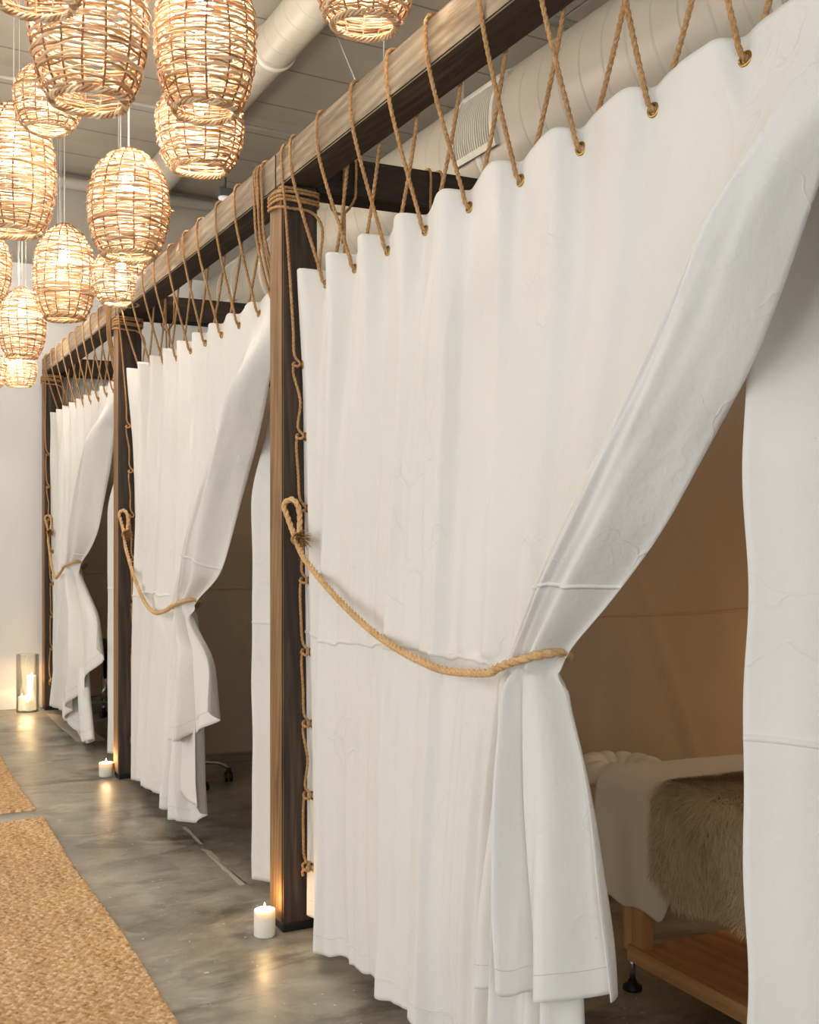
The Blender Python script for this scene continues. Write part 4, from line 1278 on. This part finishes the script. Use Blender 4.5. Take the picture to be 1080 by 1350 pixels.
def drape(x, edge, top, drop, bul=.012):
    """profile across the table: a = distance along cloth from table middle towards the hall"""
    pass
def draped(name, lbl, cat, y0, y1, off, dropfun, mat, n=160, m=150, seed=1, wave=.010, end_hang=False):
    # sheet across the table, hanging over the hall side
    a = np.linspace(0, 1, m); yy = np.linspace(y0, y1, n)
    P = np.zeros((n, m, 3)); rr = .035 + off
    for i, y in enumerate(yy):
        drop = dropfun(y); flat = TX1 - TX0 - .035
        arc = rr * PI / 2; tot = flat + arc + drop
        for j, q in enumerate(a):
            s = q * tot
            if s < flat: p = (TX1 - .0 - s, TZ + off - .008)
            elif s < flat + arc:
                t = (s - flat) / rr; p = (TX0 + .035 - rr * math.sin(t), TZ + off - .008 - rr + rr * math.cos(t))
            else:
                d = s - flat - arc; p = (TX0 + .035 - rr - .03 * (d) - wave * math.sin(y * 26 + seed + d * 3) * min(1, d * 5), TZ + off - .008 - rr - d)
            P[i, j] = (p[0], y, p[1] + (.004 * math.sin(y * 9 + p[0] * 7) if s < flat else 0))
    org = np.array([ox, (y0 + y1) / 2, TZ])
    return P, org
P, org = draped('sheet', '', '', 1.30, 3.135, .004, lambda y: .17 + .19 * float(sstep(2.70, 2.80, y)) + .012 * math.sin(y * 30) , M['sheet'])
# the far end of the sheet falls over the head end of the table
yv = P[:, :, 1]
ov = np.clip(yv - TY1, 0, None)
P[:, :, 2] -= np.where(P[:, :, 2] > .62, ov * 1.6, 0)
o = cloth_obj('bed_sheet', P - org, M['sheet'], None, .003); o.location = tuple(org)
setv(o, 'cream sheet spread over the massage table, hanging at its left corner', 'sheet')

Pf, orgf = draped('fur', '', '', 1.38, 2.79, .022, lambda y: .225 + .035 * math.sin(y * 8) + .02 * math.sin(y * 19 + 1) + .05 * max(0, 2.5 - y), M['fur'], 120, 110, wave=.004)
root = thing('sheepskin_throw', 'fluffy beige sheepskin draped over the massage table', 'throw', tuple(orgf))
cloth_obj('hide', Pf - orgf, M['fur'], root, .006)
r = np.random.RandomState(5)
nh = 60000
du = np.gradient(Pf, axis=0); dv = np.gradient(Pf, axis=1); NN = np.cross(du, dv); NN /= np.linalg.norm(NN, axis=2)[..., None]
if NN[60, 5, 2] < 0: NN = -NN
n_, m_ = Pf.shape[:2]
# only on the part that faces up / the hall, denser towards the visible half
ii = (n_ - 1) * (1 - r.rand(nh) ** 1.4); jj = (m_ - 1) * (1 - r.rand(nh) ** 1.1 * .95)
i0 = np.clip(ii.astype(int), 0, n_ - 2); j0 = np.clip(jj.astype(int), 0, m_ - 2); fi = (ii - i0)[:, None]; fj = (jj - j0)[:, None]
S = (Pf[i0, j0] * (1 - fi) + Pf[i0 + 1, j0] * fi) * (1 - fj) + (Pf[i0, j0 + 1] * (1 - fi) + Pf[i0 + 1, j0 + 1] * fi) * fj
Nn = NN[i0, j0]; down = dv[i0, j0]; down /= np.linalg.norm(down, axis=1)[:, None]; side = np.cross(Nn, down)
swirl = np.sin(S[:, 1] * 11 + S[:, 2] * 9) * .7 + np.sin(S[:, 1] * 23 - S[:, 2] * 17) * .4
ln = (.022 + .018 * r.rand(nh))[:, None]
D1 = Nn * .8 + down * .45 + side * (swirl * .5 + r.randn(nh) * .25)[:, None]; D1 /= np.linalg.norm(D1, axis=1)[:, None]
D2 = Nn * .25 + down * 1.0 + side * (swirl * .9 + r.randn(nh) * .35)[:, None]; D2 /= np.linalg.norm(D2, axis=1)[:, None]
P1 = S + D1 * ln * .5; P2 = P1 + D2 * ln * .55; P3 = P2 + (D2 + down * .3) * ln * .25
wv = np.cross(D1, Nn); wl = np.linalg.norm(wv, axis=1)[:, None]; wv = wv / (wl + 1e-6) * .0009
wv2 = side * .0009
V = np.stack([S - wv2, S + wv2, P1 + wv2 * .9, P1 - wv2 * .9, P2 + wv2 * .7, P2 - wv2 * .7, P3 + wv2 * .15, P3 - wv2 * .15], 1) - orgf
b = (np.arange(nh) * 8)[:, None]
F = np.concatenate([b + np.array([0, 1, 2, 3]), b + np.array([3, 2, 4, 5]), b + np.array([5, 4, 6, 7])])
fo = npmesh('fur', V.reshape(-1, 3), F, M['fur'], root); fo['kind'] = 'stuff'

# tufted round head cushion at the end of the table
hc = (2.46, 3.31, .590)
root = thing('head_cushion', 'round cream tufted cushion at the head of the massage table', 'cushion', hc)
n1, n2 = 72, 40; vs = []; fs = []
for i in range(n1):
    a = 2 * PI * i / n1
    for j in range(n2):
        b = 2 * PI * j / n2
        pu = 1 + .28 * (abs(math.sin(a * 6)) ** .5 - .6) * (.5 + .5 * math.sin(b)) 
        R0, r0 = .100, .072
        rad_ = R0 + r0 * 1.05 * math.cos(b)
        vs.append((rad_ * math.cos(a), rad_ * math.sin(a), .045 + (r0 * .62) * math.sin(b) * pu + (0 if math.sin(b) < 0 else -.030 * max(0, -math.cos(b)))))
for i in range(n1):
    for j in range(n2):
        fs.append((i * n2 + j, ((i + 1) % n1) * n2 + j, ((i + 1) % n1) * n2 + (j + 1) % n2, i * n2 + (j + 1) % n2))
mobj('pad', vs, fs, M['sheet'], root)
m = MB(); m.lathe([(.001, .03), (.04, .03), (.045, .05), (.03, .062), (.001, .066)], 24); m.build('tuft_centre', M['sheet'], root)
m = MB(); m.box(-.015, .015, -.32, .0, -.03, -.012, c=.003); m.box(-.07, .07, -.07, .07, -.014, .004, c=.003); m.build('support_arm', M['steel'], root, False)

# side table with a lit candle behind the right panel (the warm glow in the nearest cabin)
sx, sy = 4.12, 3.55
root = thing('side_table', 'small pale wood side table at the back of the nearest cabin', 'table', (sx, sy, 0))
m = MB(); m.lathe([(.18, .56), (.185, .565), (.185, .58), (.18, .585)], 40); m.build('table_top', M['maple'], root)
for a in (0, 2.09, 4.19):
    m = MB(); m.tube(np.array([(.14 * math.cos(a), .14 * math.sin(a), .56), (.17 * math.cos(a), .17 * math.sin(a), .0)]), .012, 10); m.build('leg', M['maple_v'], root)
candle('pillar_candle', 'lit candle on the side table at the back of the nearest cabin', sx, sy + .06, .035, .10, z=.585, power=2.2)

root = thing('fill_lamp', 'added round fill lamp glowing unseen in the camera side corner of the nearest cabin', 'lamp', (3.75, 1.75, 0))  # unseen lamp added as fill to brighten the dark cabin
m = MB(); m.lathe([(.001, 0), (.14, 0), (.14, .012), (.02, .02), (.012, .03)], 32); m.build('base', M['black'], root)
m = MB(); m.tube(np.array([(0, 0, .02), (0, 0, 1.08)]), .010, 10); m.build('pole', M['black'], root)
m = MB(); m.lathe([(.03 + .0 + .14 * math.sin(PI * k / 24), 1.06 + .30 * k / 24 + .0) for k in range(25)], 32); m.build('lamp_shade', emis('fill_lamp_glow', (1, .76, .52, 1), 11), root)

# ------------------------------------------------------------------ rolling stools
def stool(x, y, rot, lbl):
    root = thing('rolling_stool', lbl, 'stool', (x, y, 0), rot, group='rolling stools')
    m = MB(); m.lathe([(.001, .50), (.145, .50), (.16, .515), (.165, .54), (.155, .575), (.13, .59), (.001, .592)], 40); m.build('seat', M['black'], root)
    m = MB(); m.lathe([(.028, .10), (.028, .30), (.018, .30), (.018, .50)], 20); m.build('column', M['chrome'], root)
    for k in range(5):
        a = 2 * PI * k / 5; c, s = math.cos(a), math.sin(a)
        m = MB(); m.tube(catmull([(c * .02, s * .02, .115), (c * .10, s * .10, .118), (c * .20, s * .20, .105), (c * .25, s * .25, .075)], .02), .010, 10)
        b = m.build('leg', M['chrome'], root)
        m = MB()
        for o_ in (-.014, .014):
            bm = bmesh.new(); bmesh.ops.create_cone(bm, cap_ends=True, segments=24, radius1=.027, radius2=.027, depth=.018)
            bmesh.ops.rotate(bm, verts=bm.verts, cent=(0, 0, 0), matrix=Matrix.Rotation(PI / 2, 3, 'X'))
            bmesh.ops.translate(bm, verts=bm.verts, vec=(0, o_, .027)); bmesh.ops.rotate(bm, verts=bm.verts, cent=(0, 0, 0), matrix=Matrix.Rotation(a + .7 + k, 3, 'Z'))
            bmesh.ops.translate(bm, verts=bm.verts, vec=(c * .25, s * .25, 0)); m.bm(bm)
        m.lathe([(.012, .05), (.016, .055), (.014, .078)], 12, c * .25, s * .25)
        m.build('caster', M['black'], b, False)
    return root
stool(1.77, 6.57, math.radians(62), 'rolling stool with black casters and chrome legs behind the middle curtain')
stool(1.86, 9.38, math.radians(40), 'rolling stool with black casters behind the farthest curtain')

# pale paint remnants on the floor near the cabin thresholds (they are part of the floor surface)
def patch(lbl, pts, seed):
    r = random.Random(seed); out = []
    for a, b in zip(pts, pts[1:] + pts[:1]):
        for k in range(10):
            f = k / 10; out.append((a[0] + (b[0] - a[0]) * f + r.uniform(-.006, .006), a[1] + (b[1] - a[1]) * f + r.uniform(-.006, .006), .0012))
    n = len(out); vs = out + [(x, y, 0.0002) for x, y, z in out]
    fs = [tuple(range(n))] + [(i, i + n, (i + 1) % n + n, (i + 1) % n) for i in range(n)]
    o = mobj('trim_%d' % seed, vs, fs, M['floor_patch'], None, False); o['kind'] = 'structure'
patch('', [(1.47, 4.60), (1.50, 4.60), (1.50, 5.15), (1.475, 5.2)], 1)
patch('', [(1.49, 5.28), (1.51, 5.28), (1.512, 5.62), (1.495, 5.62)], 2)
patch('', [(1.43, 8.2), (1.62, 8.15), (1.60, 9.3), (1.42, 9.55)], 3)

# ------------------------------------------------------------------ light
def area(name, loc, size, size_y, direction, energy, colr):
    ld = bpy.data.lights.new(name, 'AREA'); ld.shape = 'RECTANGLE'; ld.size = size; ld.size_y = size_y; ld.energy = energy; ld.color = colr
    o = bpy.data.objects.new(name, ld); col.objects.link(o); o.location = loc
    o.rotation_euler = Vector(direction).to_track_quat('-Z', 'Y').to_euler()
    return o
for (u0, u1, z0, z1), e in zip(winL, (42, 42, 40)):
    area('daylight', (LEFTX + .03, (u0 + u1) / 2, (z0 + z1) / 2), u1 - u0 - .1, z1 - z0 - .1, (1, 0, -.12), e, (1.0, .98, .955))
for (u0, u1, z0, z1), e in zip(winB, (56, 56)):
    area('daylight', ((u0 + u1) / 2, BACKY + .03, (z0 + z1) / 2), u1 - u0 - .1, z1 - z0 - .1, (0, 1, -.12), e, (.88, .94, 1.0))

w = bpy.data.worlds.new('daylight_world'); scn.world = w; w.use_nodes = True
bg = w.node_tree.nodes['Background']; bg.inputs['Color'].default_value = (.85, .92, 1, 1); bg.inputs['Strength'].default_value = .6

# ------------------------------------------------------------------ camera
cd = bpy.data.cameras.new('camera'); cam = bpy.data.objects.new('camera', cd); col.objects.link(cam)
cam.location = (0, 0, 1.5); cam.rotation_euler = (PI / 2, 0, -math.radians(26.2))
cd.sensor_fit = 'VERTICAL'; cd.sensor_height = 24; cd.lens = 24 * 1500 / 1350; cd.shift_y = 21 / 1350
cd.clip_start = .05; cd.clip_end = 100
scn.camera = cam
vs = scn.view_settings; vs.view_transform = 'Standard'; vs.look = 'None'; vs.exposure = 0.47; vs.gamma = 1; vs.use_curve_mapping = False
